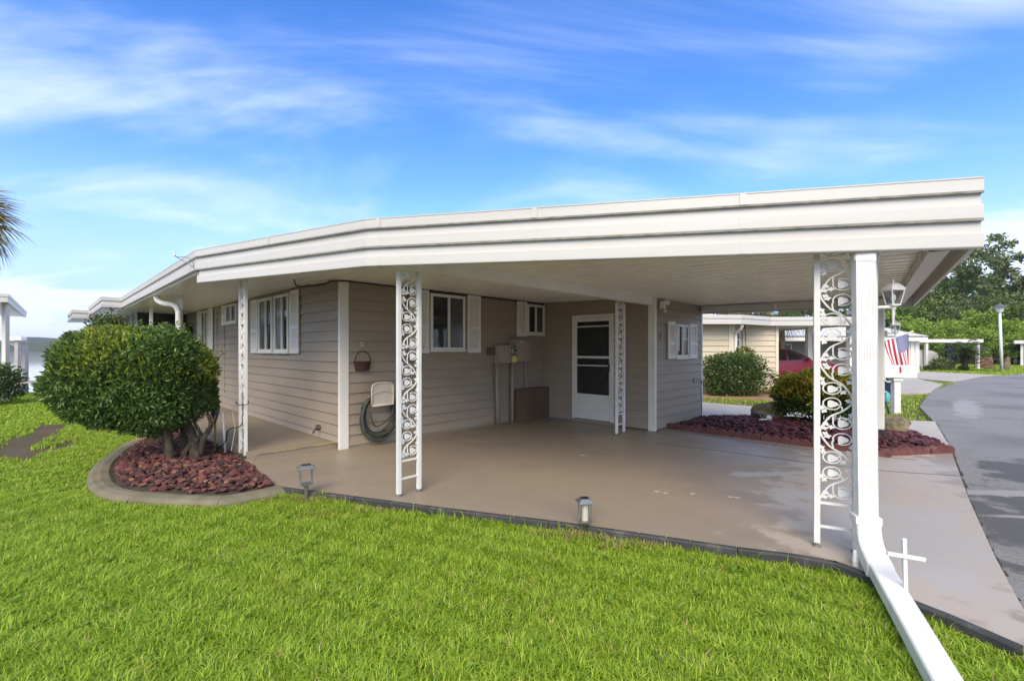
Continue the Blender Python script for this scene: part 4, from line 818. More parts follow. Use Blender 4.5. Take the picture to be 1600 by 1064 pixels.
# ------------------------------------------------------------------ clipped bush
def shell_points(n_, c, rad, squash=None, depth=(0.72, 1.02), noise=0.07, lowcut=-0.8):
    d = unit(rng.normal(size=(n_ * 2, 3))); d = d[d[:, 2] > lowcut][:n_]; n2 = len(d)
    k = rng.uniform(depth[0], depth[1], n2) ** 0.5
    ph = np.sin(d[:, 0] * 5.1 + 1.3) * np.sin(d[:, 1] * 4.3 + 0.7) + 0.6 * np.sin(d[:, 2] * 7 + d[:, 0] * 6) + 0.4 * np.sin(d[:, 1] * 13 + d[:, 0] * 11)
    k = k * (1 + noise * ph)
    return np.array(c) + d * np.array(rad) * k[:, None], d
bush = thing('clipped_bush', 'large round clipped green bush on gnarled trunks in the red rock bed', 'bush', (-4.03, 5.73, 0))
def bush_crown():
    c = np.array([-4.68, 5.75, 1.02])
    d = unit(rng.normal(size=(64000, 3))); n2 = len(d)
    k = rng.uniform(0.60, 1.0, n2) ** 0.35
    ph = np.sin(d[:, 0] * 4.1 + 1.3) * np.sin(d[:, 1] * 3.3 + 0.7) + 0.6 * np.sin(d[:, 2] * 6 + d[:, 0] * 5) + 0.5 * np.sin(d[:, 1] * 12 + d[:, 0] * 10) * np.sin(d[:, 2] * 11)
    e = np.abs(d) ** 2.6; sup = 1 / np.power(e.sum(1), 1 / 2.6)                        # superellipsoid: flatter top and sides
    p = d * (k * sup * (1 + 0.085 * ph))[:, None] * np.array([0.755, 0.75, 0.63])
    p[:, 2] -= 0.16 * np.clip(p[:, 0], -1.2, 1.2) * np.clip((0.30 - p[:, 2]) / 0.5, 0, 1)                                         # leans down to the right
    P_ = c + p; keep = ~((p[:, 2] < -0.42 + 0.12 * np.sin(p[:, 0] * 5)) & (rng.random(n2) < 0.75))
    keep &= ~((p[:, 2] < -0.1) & (p[:, 0] < -0.5) & (p[:, 2] < -0.1 - (p[:, 0] + 0.80)))
    P_, d2 = P_[keep], d[keep]
    D = d2 * 0.45 + np.array([0, 0, 0.45]) + rng.normal(size=d2.shape) * 0.7
    P_ = P_ - np.array([-4.03, 5.73, 0])
    me = leaves('crown', P_, D, rng.uniform(0.038, 0.078, len(P_)), rng.uniform(0.018, 0.029, len(P_)))
    return link('crown', me, leafmat('bush_leaf', (0.050, 0.105, 0.028), (0.165, 0.275, 0.065), (0.40, 0.48, 0.11), trans=0.25, rough=0.38), bush)
bush_crown()
# yellow-green new growth over the top of the crown
def stray_shoots():
    m = MB((-4.03, 5.73, 0)); P_, D_ = [], []; r = random.Random(8)
    for k in range(70):
        d = Vector((r.gauss(0, 1), r.gauss(0, 1) - 0.5, abs(r.gauss(0.2, 0.7)))).normalized(); e = abs(d.x) ** 2.6 + abs(d.y) ** 2.6 + abs(d.z) ** 2.6; sup = e ** (-1 / 2.6)
        b = Vector((-4.68, 5.75, 1.02)) + Vector((d.x * 0.755, d.y * 0.75, d.z * 0.63)) * sup * 0.93; t_ = b + (d * 0.6 + Vector((r.uniform(-0.3, 0.3), r.uniform(-0.3, 0.3), 0.7))).normalized() * r.uniform(0.12, 0.22); m.tube([b, t_], [0.004, 0.002], 4)
        for j in range(7): q = b.lerp(t_, 0.3 + 0.7 * j / 6); P_.append(tuple(q - Vector((-4.03, 5.73, 0)))); D_.append((r.gauss(0, 1), r.gauss(0, 1), r.uniform(0, 1)))
    m.build('shoot', BARK, bush); link('shoot_leaves', leaves('shoot_leaves', np.array(P_), np.array(D_), 0.07, 0.026), MC['bush_leaf'], bush)
stray_shoots()
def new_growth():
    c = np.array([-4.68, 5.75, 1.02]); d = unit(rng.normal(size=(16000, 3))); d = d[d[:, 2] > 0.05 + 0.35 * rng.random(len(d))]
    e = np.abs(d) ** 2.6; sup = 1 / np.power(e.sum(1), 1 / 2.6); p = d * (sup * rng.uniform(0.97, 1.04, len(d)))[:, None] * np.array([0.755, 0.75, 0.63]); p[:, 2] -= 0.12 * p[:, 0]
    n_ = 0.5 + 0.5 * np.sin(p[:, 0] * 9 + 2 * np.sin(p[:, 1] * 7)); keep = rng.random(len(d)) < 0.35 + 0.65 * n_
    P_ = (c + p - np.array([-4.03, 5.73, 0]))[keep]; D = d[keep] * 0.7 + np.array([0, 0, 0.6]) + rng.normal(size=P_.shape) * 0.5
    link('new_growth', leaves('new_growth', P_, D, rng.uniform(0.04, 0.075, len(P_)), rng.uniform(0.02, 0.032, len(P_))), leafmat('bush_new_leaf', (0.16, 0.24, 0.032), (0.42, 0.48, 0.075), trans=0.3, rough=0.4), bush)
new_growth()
def trunk(parent, org, stems, name='trunk', m=BARK):
    b = MB(org)
    for pts, rs in stems:
        sp = spline(pts, 5); n_ = len(sp); rr = [rs[0] + (rs[1] - rs[0]) * i / (n_ - 1) for i in range(n_)]; rr = [r * (1 + 0.12 * math.sin(i * 2.3 + r * 90)) for i, r in enumerate(rr)]; b.tube(sp, rr, 9)
    return b.build(name, m, parent, smooth=True)
bo = (-4.03, 5.73, 0)
trunk(bush, bo, [([(-4.20, 5.58, -0.05), (-4.22, 5.60, 0.25), (-4.33, 5.64, 0.50), (-4.5, 5.7, 0.75)], (0.052, 0.04)),
                 ([(-4.06, 5.78, -0.05), (-4.03, 5.78, 0.20), (-4.09, 5.76, 0.42), (-4.23, 5.75, 0.8)], (0.07, 0.042)), ([(-3.99, 5.80, 0.05), (-3.93, 5.79, 0.28), (-3.83, 5.78, 0.44), (-3.85, 5.76, 0.60)], (0.04, 0.02)),
                 ([(-4.18, 5.82, -0.05), (-4.23, 5.86, 0.3), (-4.25, 5.9, 0.6)], (0.05, 0.04)), ([(-3.93, 5.79, 0.28), (-3.97, 5.74, 0.42), (-4.03, 5.7, 0.6)], (0.028, 0.016)), ([(-4.5, 5.95, -0.05), (-4.55, 5.95, 0.3), (-4.6, 5.9, 0.6)], (0.035, 0.03)), ([(-4.33, 5.64, 0.46), (-4.28, 5.62, 0.6), (-4.08, 5.62, 0.8)], (0.04, 0.025)),
                 ([(-4.11, 5.70, -0.04), (-4.12, 5.72, 0.12), (-4.0, 5.76, 0.3)], (0.045, 0.025)), ([(-3.97, 5.74, -0.05), (-4.00, 5.77, 0.14), (-4.03, 5.8, 0.3)], (0.045, 0.025)), ([(-3.88, 5.79, 0.40), (-3.78, 5.75, 0.50), (-3.75, 5.74, 0.58)], (0.018, 0.008))])

# ------------------------------------------------------------------ small things in the garden
def solar_light(loc, rz, label, w_, h_, glass):
    t = thing('solar_light', label, 'path light', loc, rz, 'solar path lights along the carport edge')
    cz = h_ - 0.035
    m = MB(); a = w_ / 2
    m.add([(x * r, y * r, z) for r, z in ((a, cz), (a, cz + 0.006), (a * 0.55, cz + 0.03), (a * 0.5, cz + 0.033)) for x, y in ((-1, -1), (1, -1), (1, 1), (-1, 1))], [(3, 2, 1, 0), (12, 13, 14, 15)] + [(i * 4 + k, i * 4 + (k + 1) % 4, (i + 1) * 4 + (k + 1) % 4, (i + 1) * 4 + k) for i in range(3) for k in range(4)]); c = m.build('cap', METAL, t)
    m = MB(); m.box(-a * 0.47, a * 0.47, -a * 0.47, a * 0.47, cz + 0.0335, cz + 0.0365); m.build('solar_panel', SOLARP, c)
    b = a * 0.62; zb = h_ * 0.46
    for sx in (-1, 1):
        for sy in (-1, 1): m = MB(); m.box(sx * b - 0.005, sx * b + 0.005, sy * b - 0.005, sy * b + 0.005, zb, cz); m.build('corner_bar', METAL, t)
    m = MB(); m.box(-b - 0.005, b + 0.005, -b - 0.005, b + 0.005, zb - 0.008, zb); m.lathe([(0.03, -0.02), (0.045, 0.0)], (0, 0, zb - 0.008), 10); m.build('tray', METAL, t)
    if glass: m = MB(); m.lathe([(b * 0.72, zb + 0.002), (b * 0.72, cz)], (0, 0, 0), 14); m.build('glass', mat('frosted_lamp_glass', (0.55, 0.52, 0.42), None, rough=0.25), t, smooth=False)
    m = MB(); m.lathe([(0.02, zb - 0.03), (0.02, zb - 0.06), (0.014, zb - 0.06), (0.014, -0.15)], (0, 0, 0), 10); m.build('stake', METAL if not glass else DMETAL, t)
solar_light((-2.02, 4.46, -0.05), 0.5, 'open framed metal solar light by the corner of the red rock bed', 0.17, 0.34, False)
solar_light((0.58, 3.62, -0.09), 0.12, 'small solar light with a glass cylinder at the middle of the carport edge', 0.125, 0.33, True)
t = thing('cross', 'small white wooden cross stuck beside the downspout', 'cross', (2.215, 2.56, -0.1), R(-14))
m = MB(); m.obox((0, 0, 0.22), (0.010, 0, 0.003), (0, 0.009, 0), (-0.006, 0, 0.235)); m.build('upright', WHITE2, t, bevel=0.002); m = MB(); m.obox((-0.002, -0.011, 0.36), (0.092, 0, -0.008), (0, 0.008, 0), (0.001, 0, 0.0105)); m.build('crossbar', WHITE2, t, bevel=0.002)
t = thing('tiki_torch', 'tiki torch with dark cage on a bamboo pole beside the red bed', 'torch', (-4.13, 6.32, 0.0)); 
m = MB(); m.tube([(0, 0, -0.02), (0.0, 0, 0.42)], 0.015, 8); m.build('pole', BAMBOO, t, smooth=True); m = MB(); m.lathe([(0.016, 0.40), (0.022, 0.43), (0.05, 0.53), (0.062, 0.62), (0.05, 0.65)], (0, 0, 0), 10); m.build('basket', GREYP, t); m = MB(); m.lathe([(0.03, 0.64), (0.033, 0.68), (0.012, 0.70), (0.016, 0.73)], (0, 0, 0), 10); m.build('burner', DMETAL, t)
t = thing('white_stake', 'plain white plastic stake beside the tiki torch', 'stake', (-3.93, 6.20, 0.0)); m = MB(); m.tube([(0.02, 0, -0.03), (-0.03, 0.02, 0.55)], 0.016, 8); m.build('rod', WHITE2, t, smooth=True); m = MB(); m.tube([(-0.03, 0.02, 0.55), (-0.03, 0.02, 0.57)], 0.018, 8); m.build('cap', WHITE2, t)
cb = MB(); cb.tube(spline([(-3.58, 6.06, 0.95), (-3.57, 6.03, 0.7), (-3.60, 6.05, 0.42), (-3.75, 6.02, 0.36), (-3.82, 6.06, 0.2), (-3.95, 6.12, 0.10), (-4.1, 6.2, 0.12)], 6), 0.008, 6); cb.tube(spline([(-3.60, 6.06, 0.85), (-3.45, 5.95, 0.72), (-3.55, 5.9, 0.70), (-3.7, 6.1, 0.72)], 6), 0.006, 5)
tag(cb.build('cable', BLACK), 'black cable hanging from the left iron post into the rock bed', 'cable')
cb = MB(); cb.tube(spline([(-3.76, 6.2, 0.75), (-3.84, 6.25, 0.55), (-3.78, 6.2, 0.35), (-3.80, 6.15, 0.05)], 6), 0.006, 5); tag(cb.build('cord', BEIGEP), 'pale yellow cord hanging beside the left iron post', 'cord')
t = thing('shepherd_hook', 'thin dark hook stake leaning by the shed wall', 'hook', (*H(6.22, -2.66), 0.02), UA); m = MB(); m.tube(spline([(0.0, 0, 0), (-0.03, 0, 0.62), (-0.04, 0, 0.74), (-0.02, 0, 0.78), (0.01, 0, 0.74), (-0.03, 0, 0.70)], 5), 0.006, 6); m.tube(spline([(-0.04, 0, 0.76), (-0.14, 0, 0.77), (-0.30, 0, 0.76), (-0.40, 0, 0.77), (-0.42, 0, 0.82), (-0.38, 0, 0.86)], 5), 0.006, 6); m.build('rod', DMETAL, t)
def boulder(loc, rx, ry, rz, label, seed):
    bm = bmesh.new(); bmesh.ops.create_icosphere(bm, subdivisions=4, radius=1); r = random.Random(seed)
    pl = [(Vector((r.gauss(0, 1), r.gauss(0, 1), r.gauss(0, 0.7))).normalized(), r.uniform(0.62, 0.9)) for _ in range(12)]
    for v in bm.verts:
        p = v.co.copy()
        for nrm, dd in pl:
            q = p.dot(nrm)
            if q > dd: p -= nrm * (q - dd) * 0.9
        from mathutils import noise as nz
        p += v.co * (0.10 * nz.noise(v.co * 2.2 + Vector((seed, 0, 0))) + 0.05 * nz.noise(v.co * 6)); v.co = Vector((p.x * rx, p.y * ry, p.z * rz))
    me = bpy.data.meshes.new('boulder'); bm.to_mesh(me); bm.free(); o = link('boulder', me, STONE); o.location = loc; return tag(o, label, 'boulder')
boulder((4.93, 8.72, 0.22), 0.33, 0.24, 0.20, 'mossy brown boulder in the maroon bed beside the leafy shrub', 3)
boulder((6.20, 7.42, 0.16), 0.30, 0.26, 0.21, 'rounded grey brown boulder by the square post near the street', 5)
t = thing('spotlight', 'fallen grey garden spotlight lying in front of the mossy boulder', 'spotlight', (4.58, 8.30, 0.13), 0.2)
m = MB(); m.obox((-0.07, 0.02, 0.07), (0.05, 0, -0.06), (0, 0.07, 0), (0.01, 0, 0.01)); m.build('solar_panel', GREYP, t); m = MB(); m.tube([(0.02, 0, 0.03), (0.14, -0.02, 0.07)], [0.045, 0.06], 10); m.build('head', GREYP, t); m = MB(); m.tube([(0.06, -0.05, 0.05), (0.09, -0.10, 0.045)], [0.05, 0.04], 10); m.build('lens', WHITE2, t); m = MB(); m.tube([(-0.12, -0.05, 0.02), (0.05, -0.05, 0.02)], 0.014, 7); m.build('stake', WHITE2, t)
# croton shrub
def shrub(loc, rad, n_, label, m, leaf=(0.05, 0.08), lw=(0.02, 0.035), name='shrub', topmat=None, topn=0, cat='shrub', lowcut=-0.75, box=2.0, noise=0.08, group=None, stems=True):
    t = thing(name, label, cat, loc, 0, group); d = unit(rng.normal(size=(n_, 3))); d = d[d[:, 2] > lowcut]
    def pts(d, lo, hi):
        k = rng.uniform(lo, hi, len(d)) ** 0.5; e = np.abs(d) ** box; sup = 1 / np.power(e.sum(1), 1 / box); ph = np.sin(d[:, 0] * 6 + 1) * np.sin(d[:, 1] * 5) + 0.6 * np.sin(d[:, 2] * 9 + d[:, 0] * 7) + 0.5 * np.sin(d[:, 0] * 15 + d[:, 1] * 12)
        return d * (k * sup * (1 + noise * ph))[:, None] * np.array(rad) + np.array([0, 0, rad[2] * 1.0 + 0.02])
    P_ = pts(d, 0.25, 1.0); D = d * 0.5 + np.array([0, 0, 0.4]) + rng.normal(size=d.shape) * 0.7
    link('foliage', leaves('foliage', P_, D, rng.uniform(*leaf, len(P_)), rng.uniform(*lw, len(P_))), m, t)
    if topmat:
        d = unit(rng.normal(size=(topn * 3, 3))); d = d[rng.random(len(d)) < np.clip((d[:, 2] + 0.15) / 0.75, 0, 1) ** 1.6][:topn]; P_ = pts(d, 0.85, 1.08); D = d * 0.5 + np.array([0, 0, 0.5]) + rng.normal(size=d.shape) * 0.6
        link('top_leaves', leaves('top_leaves', P_, D, rng.uniform(*leaf, len(P_)) * 1.1, rng.uniform(*lw, len(P_))), topmat, t)
    if stems:
        b = MB()
        for k in range(7): a = k * 0.9; b.tube([(0.10 * math.cos(a), 0.10 * math.sin(a), -0.12), (rad[0] * 0.35 * math.cos(a), rad[1] * 0.35 * math.sin(a), rad[2] * 0.7), (rad[0] * 0.6 * math.cos(a), rad[1] * 0.6 * math.sin(a), rad[2] * 1.3)], [0.018, 0.014, 0.006], 6)
        b.build('stem', BARKD, t)
    return t
HEDGEM = leafmat('hedge_leaf', (0.035, 0.075, 0.020), (0.110, 0.175, 0.040), (0.22, 0.16, 0.05), trans=0.25, rough=0.4)
CROT = leafmat('croton_dark_leaf', (0.042, 0.085, 0.022), (0.140, 0.215, 0.045), (0.30, 0.20, 0.04), trans=0.25, rough=0.3)
CROTT = leafmat('croton_bright_leaf', (0.18, 0.24, 0.03), (0.72, 0.56, 0.06), (0.68, 0.26, 0.04), trans=0.3, rough=0.35)
shrub((5.68, 8.35, 0.02), (0.70, 0.62, 0.46), 9000, 'dark leafy shrub with yellow orange tips in the maroon rock bed', CROT, (0.07, 0.12), (0.03, 0.05), topmat=CROTT, topn=3000, box=2.6, noise=0.09, lowcut=-0.6)

# mailbox, flag and ornament
t = thing('mailbox', 'white mailbox on a thick white post by the street', 'mailbox', (9.06, 10.73, -0.1), R(-8))
m = MB(); m.box(-0.07, 0.07, -0.07, 0.07, 0, 0.86); m.build('post', WHITE2, t, bevel=0.008); m = MB(); m.box(-0.10, 0.10, -0.10, 0.10, 0.78, 0.85); m.build('collar', WHITE2, t, bevel=0.006)
m = MB(); prof = [(-0.13, 0.86), (0.13, 0.86), (0.13, 1.02)] + [(0.13 * math.cos(a), 1.02 + 0.13 * math.sin(a)) for a in [math.pi * k / 10 for k in range(1, 10)]] + [(-0.13, 1.02)]; n_ = len(prof)
m.add([(x, y, z) for x in (-0.35, 0.37) for y, z in prof], [tuple(range(n_)), tuple(range(2 * n_ - 1, n_ - 1, -1))] + [(k, (k + 1) % n_, n_ + (k + 1) % n_, n_ + k) for k in range(n_)]); mbx = m.build('box', WHITE2, t)
m = MB(); m.box(0.37, 0.378, -0.11, 0.11, 0.88, 1.10); m.build('box_door', WHITE2, t, bevel=0.003); m = MB(); m.box(0.0, 0.03, -0.15, -0.135, 0.98, 1.12); m.build('signal_flag', FLAGR, t)
def flag():
    fo = Vector((9.60, 11.55, 1.58)); t = thing('flag', 'stars and stripes flag drooping from a slanted staff behind the mailbox', 'flag', fo); t.scale = (1.66, 1.66, 1.66)
    m = MB(); m.tube([(-0.085, 0.02, -1.02), (-0.09, 0.02, 0.06)], 0.012, 8); m.build('pole', WHITE2, t)
    tip = Vector((0.235, -0.06, 0.155)); p0 = Vector((-0.09, 0.02, 0.03))
    m = MB(); m.tube([p0, p0 + (tip - p0) * 1.12], 0.009, 8); m.build('staff', WHITE2, t); m = MB(); m.ball(p0 + (tip - p0) * 1.15, 0.018); m.build('finial', YELLOW, t, smooth=True)
    nu, nv = 26, 30; Lh = (tip - p0).length * 0.98
    def pt(u, v):                                                        # u along the staff from the tip, v down the fly
        b = p0 + (tip - p0) * (1 - u * 0.96); fold = 0.030 * math.sin(u * 9 + v * 2.0) * (0.25 + v)
        return Vector((b.x + 0.07 * v + 0.05 * v * u * 1.2 - 0.10 * v * (1 - u) * 0.3 + 0.10 * v * v * u, b.y + fold, b.z - 0.62 * v * (1 - 0.06 * u)))
    vs = [pt(i / nu, j / nv) for j in range(nv + 1) for i in range(nu + 1)]; fs, mi = [], []
    for j in range(nv):
        for i in range(nu):
            fs.append((j * (nu + 1) + i, j * (nu + 1) + i + 1, (j + 1) * (nu + 1) + i + 1, (j + 1) * (nu + 1) + i)); st = i * 13 // nu
            mi.append(2 if (st < 7 and j < 12) else (0 if st % 2 == 0 else 1))
    me = bpy.data.meshes.new('cloth'); me.from_pydata([tuple(v) for v in vs], [], fs); me.polygons.foreach_set('material_index', mi); cl = link('cloth', me, [FLAGR, FLAGW, FLAGB], t)
    sm = MB()
    for r_ in range(9):
        for c_ in range(6 if r_ % 2 == 0 else 5):
            v = (0.4 * (c_ * 2 + 1 + (r_ % 2)) / 12); u = (7 / 13) * (r_ + 0.9) / 9.8; o = pt(u, v); ex = (pt(u + 0.01, v) - o).normalized(); ey = (pt(u, v + 0.01) - o).normalized(); nn = ex.cross(ey)
            for sgn in (-1, 1):
                q = [o + nn * 0.0025 * sgn + (ex * math.cos(a) + ey * math.sin(a)) * (0.0125 if k % 2 == 0 else 0.0055) for k, a in enumerate([2 * math.pi * k / 10 for k in range(10)])]; sm.add(q, [tuple(range(10))])
    sm.build('stars', FLAGW, cl, kind='stuff')
flag()
t = thing('garden_ornament', 'teal glass bird ornament on a curved dark stake by the mailbox', 'ornament', (8.72, 10.6, -0.1)); m = MB(); m.tube(spline([(0.08, 0, 0), (0.02, 0, 0.22), (-0.12, 0, 0.36), (-0.2, 0, 0.30)], 6), 0.016, 6); m.build('stake', DMETAL, t); m = MB(); m.ball((0.04, 0, 0.40), 0.06, 0.04, 0.13); m.ball((-0.01, 0, 0.52), 0.04); m.build('bird', TEAL, t, smooth=True)

# ------------------------------------------------------------------ foliage makers for the distance
def palm_frond_mesh(name, L=1.2, n_=26, droop=0.5, wid=0.03, fan=True):
    """a fan frond: stalk with radiating drooping blades"""
    V, F = [], []
    for k in range(n_):
        a = R(-125 + 250 * k / (n_ - 1)); l = L * (0.75 + 0.25 * math.cos(a)) * random.uniform(0.9, 1.05); prev = None
        base = Vector((0, 0, 0)); d = Vector((math.cos(a), math.sin(a), 0.15)); s = Vector((-math.sin(a), math.cos(a), 0))
        pts = [base + d * l * q - Vector((0, 0, droop * l * q * q)) for q in (0, 0.35, 0.7, 1.0)]; ws = [0.012, wid, wid * 0.8, 0.003]; n0 = len(V)
        for p, w_ in zip(pts, ws): V += [tuple(p + s * w_), tuple(p - s * w_)]
        for i in range(3): F.append((n0 + 2 * i, n0 + 2 * i + 1, n0 + 2 * i + 3, n0 + 2 * i + 2))
    return V, F
PALMM = leafmat('palm_leaf', (0.17, 0.15, 0.05), (0.42, 0.31, 0.11), (0.50, 0.30, 0.13), trans=0.25, rough=0.5)
PALMG = leafmat('palm_green_leaf', (0.05, 0.09, 0.025), (0.13, 0.17, 0.05), (0.25, 0.22, 0.07), trans=0.3, rough=0.5)
def palm(loc, h, L, label, nf=26, m=PALMM, droop=0.5, group=None, lo=-0.5):
    t = thing('palm_tree', label, 'palm tree', loc, 0, group); V, F = [], []
    for k in range(nf):
        az = k * 2.4 + random.uniform(-0.2, 0.2); el = R(random.uniform(-50, 70)) if lo < 0 else R(random.uniform(0, 75)); v, f = palm_frond_mesh('f', L, 22, droop)
        st = L * random.uniform(0.7, 0.95); M4 = Matrix.Translation((0, 0, h)) @ Matrix.Rotation(az, 4, 'Z') @ Matrix.Rotation(-el, 4, 'Y') @ Matrix.Translation((st, 0, 0)); n0 = len(V)
        V += [tuple(M4 @ Vector(q)) for q in v]; F += [tuple(i + n0 for i in q) for q in f]
        a, b = M4 @ Vector((-st, 0, 0)), M4 @ Vector((0, 0, 0)); s_ = Vector((0, 0, 0.02)); n0 = len(V); V += [tuple(a + s_), tuple(a - s_), tuple(b - s_ * 0.6), tuple(b + s_ * 0.6)]; F.append((n0, n0 + 1, n0 + 2, n0 + 3))
    me = bpy.data.meshes.new('crown'); me.from_pydata(V, [], F); link('crown', me, m, t)
    b = MB(); b.tube([(0, 0, -0.3), (0.05, 0, h * 0.5), (0, 0, h)], [0.20, 0.16, 0.17], 10); b.build('trunk', BARK, t, smooth=True); return t
palm((-16.85, 13.6, -0.1), 5.35, 0.95, 'sabal palm with drooping brown green fans at the left edge', 70, PALMM, 0.75)
for i, (x, y, h, L, mm, lb) in enumerate([(9.5, 25, 4.0, 1.3, PALMG, 'yellow green palm behind the left end of the cream home'), (12.6, 26, 4.0, 1.4, PALMM, 'drooping olive palm behind the middle of the cream home'), (16.0, 27, 4.1, 1.4, PALMG, 'yellow palm behind the far end of the cream home carport')]): palm((x, y, -0.1), h, L, lb, 26, mm, 0.6, 'palms behind the cream home')

def tree_mesh(name, rx, rz, n_clump, per, leaf, seed, vase=0.0):
    """crown of leaf clumps spread through a lumpy volume: uneven outline, gaps"""
    g = np.random.default_rng(seed); C_ = unit(g.normal(size=(n_clump, 3))) * (g.uniform(0.25, 1.0, n_clump) ** 0.5)[:, None]
    C_ = C_ * np.array([rx, rx, rz]) * (1 + 0.18 * g.normal(size=(n_clump, 1))); cs = g.uniform(0.16, 0.34, n_clump) * rx
    P_ = np.repeat(C_, per, 0) + unit(g.normal(size=(n_clump * per, 3))) * (g.uniform(0.4, 1.0, n_clump * per) * np.repeat(cs, per))[:, None] * np.array([1, 1, 0.62])
    P_[:, 2] = P_[:, 2] + rz; D = unit(P_ - np.array([0, 0, rz])) * 0.5 + g.normal(size=P_.shape) * 0.6 + np.array([0, 0, 0.1])
    return leaves(name, P_, D, g.uniform(0.7, 1.3, len(P_)) * leaf, g.uniform(0.45, 0.75, len(P_)) * leaf)
FOR = [leafmat('oak_leaf', (0.085, 0.140, 0.032), (0.200, 0.280, 0.060), (0.31, 0.36, 0.09), trans=0.2, rough=0.6), leafmat('bright_leaf', (0.150, 0.250, 0.035), (0.340, 0.470, 0.070), (0.44, 0.52, 0.10), trans=0.25, rough=0.6), leafmat('grey_leaf', (0.100, 0.140, 0.050), (0.215, 0.265, 0.095), (0.29, 0.31, 0.13), trans=0.2, rough=0.6)]
def tree(loc, mesh, m, h_trunk, cr, label, cat='tree', group=None, scale=1.0, rz=0.0):
    t = thing('tree', label, cat, loc, rz, group); me = mesh.copy() if m.name not in [q.name for q in mesh.materials if q] and len(mesh.materials) else mesh
    if len(me.materials) == 0: me.materials.append(m)
    elif me is not mesh: me.materials.clear(); me.materials.append(m)
    o = link('crown', me, None, t); o.location = (0, 0, h_trunk); t.scale = (scale,) * 3
    b = MB(); b.tube([(0, 0, -0.3), (0.1, 0.05, h_trunk * 0.7), (0, 0, h_trunk + cr * 0.8)], [cr * 0.07, cr * 0.055, cr * 0.03], 8)
    for k in range(5): a = k * 1.3; b.tube([(0.05, 0, h_trunk * 0.8), (cr * 0.35 * math.cos(a), cr * 0.35 * math.sin(a), h_trunk + cr * 0.5), (cr * 0.75 * math.cos(a), cr * 0.75 * math.sin(a), h_trunk + cr * 0.9)], [cr * 0.035, cr * 0.022, cr * 0.008], 6)
    b.build('trunk', BARKD, t, smooth=True); return t
TM = [tree_mesh('crown', 4.2, 4.0, 55, 90, 0.42, 1), tree_mesh('crown', 3.6, 4.6, 50, 90, 0.40, 2), tree_mesh('crown', 4.6, 3.2, 60, 80, 0.42, 3)]
LM = [tree_mesh('crown', 2.4, 1.5, 45, 80, 0.26, 4), tree_mesh('crown', 2.0, 1.6, 40, 80, 0.25, 5)]
rt = random.Random(5)
def at(px, Y): return ((px - 800) / 710 * Y, Y)
forest = []
protos = {}
def place_tree(px, Y, ztop, kind, label, group, mesh_i=None):
    """kind: 0 oak, 1 bright low tree, 2 grey-green"""
    low = kind == 1; mi = rt.randrange(2 if low else 3) if mesh_i is None else mesh_i; mesh = (LM if low else TM)[mi]; rz_ = (1.55, 1.6)[mi] if low else (4.0, 4.6, 3.2)[mi]; key = (low, mi, kind)
    ht = 0.7 if low else 3.0; full = ht + 2 * rz_; sc = (ztop + 0.1) / full
    x, y = at(px, Y)
    if key not in protos: protos[key] = tree((x, y, -0.1), mesh if len(mesh.materials) == 0 else mesh, FOR[kind], ht, rz_, label, group=group, scale=sc, rz=rt.uniform(0, 6)); return protos[key]
    return dup(protos[key], (x, y, -0.1), rt.uniform(0, 6), sc * 1.0, label, group)
ZT = lambda py, Y: CH + (546 - py) / 710 * Y
BG = 'broadleaf trees massed on the rise beyond the street'
place_tree(1545, 62, ZT(372, 62), 2, 'tallest loose crowned tree rising above the wood beyond the street', None, 1)
for px, py, Y in [(1395, 446, 70), (1430, 440, 68), (1462, 446, 72), (1490, 432, 66), (1512, 420, 74), (1580, 448, 64), (1612, 444, 66), (1650, 446, 68), (1700, 446, 64), (1360, 450, 74), (1320, 462, 76), (1280, 470, 78), (1240, 476, 80), (1420, 468, 58), (1475, 474, 57), (1525, 460, 58), (1560, 466, 56), (1600, 470, 55), (1640, 465, 55), (1380, 480, 60), (1200, 484, 84), (1150, 488, 86), (1780, 450, 60)]:
    place_tree(px, Y, ZT(py, Y), rt.choice((0, 0, 2)), 'dense dark green broadleaf tree in the wood beyond the street', BG)
for px, py, Y in [(1405, 500, 50), (1440, 498, 52), (1470, 506, 49), (1500, 498, 50), (1530, 492, 51), (1556, 500, 48), (1582, 508, 47), (1610, 500, 48), (1545, 516, 45), (1590, 520, 44), (1515, 512, 46), (1640, 508, 46), (1482, 514, 46)]:
    place_tree(px, Y, ZT(py, Y), 1, 'low bright green tree at the foot of the wood beyond the street', 'low bright trees in front of the wood')

# ------------------------------------------------------------------ neighbouring homes
def part_box(name, m, par, *b, bevel=0):
    q = MB(); q.box(*b); return q.build(name, m, par, bevel=bevel)
def lap_wall(par, p, q, z0, z1, expo, m):
    """a lap sided wall from plan point p to q (parent's frame), outward to the right of travel"""
    p, q = Vector((*p, 0)), Vector((*q, 0)); d = (q - p).normalized(); nn = Vector((d.y, -d.x, 0)); w_ = MB(); w_.obox((p + q) / 2 - nn * 0.06 + Vector((0, 0, (z0 + z1) / 2)), (q - p) / 2, nn * 0.05, Vector((0, 0, (z1 - z0) / 2))); wall = w_.build('wall', m, par)
    z = z0
    while z < z1 - 0.02:
        zt = min(z + expo, z1); b = MB(); prof = [(-0.012, z), (0.034, z), (0.034, z + 0.008), (0.0, zt), (-0.012, zt)]; b.add([pp + nn * o + Vector((0, 0, zz)) for pp in (p, q) for o, zz in prof], [(0, 1, 2, 3, 4), (9, 8, 7, 6, 5)] + [(k, (k + 1) % 5, 5 + (k + 1) % 5, 5 + k) for k in range(5)]); b.build('siding_board', m, wall); z = zt
    return wall
nh = thing('neighbour_home', 'cream sided home with white roof edge beyond the red rock bed', 'house', (7.0, 16.5, -0.1))
def n_(x, y): return (x - 7.0, y - 16.5)
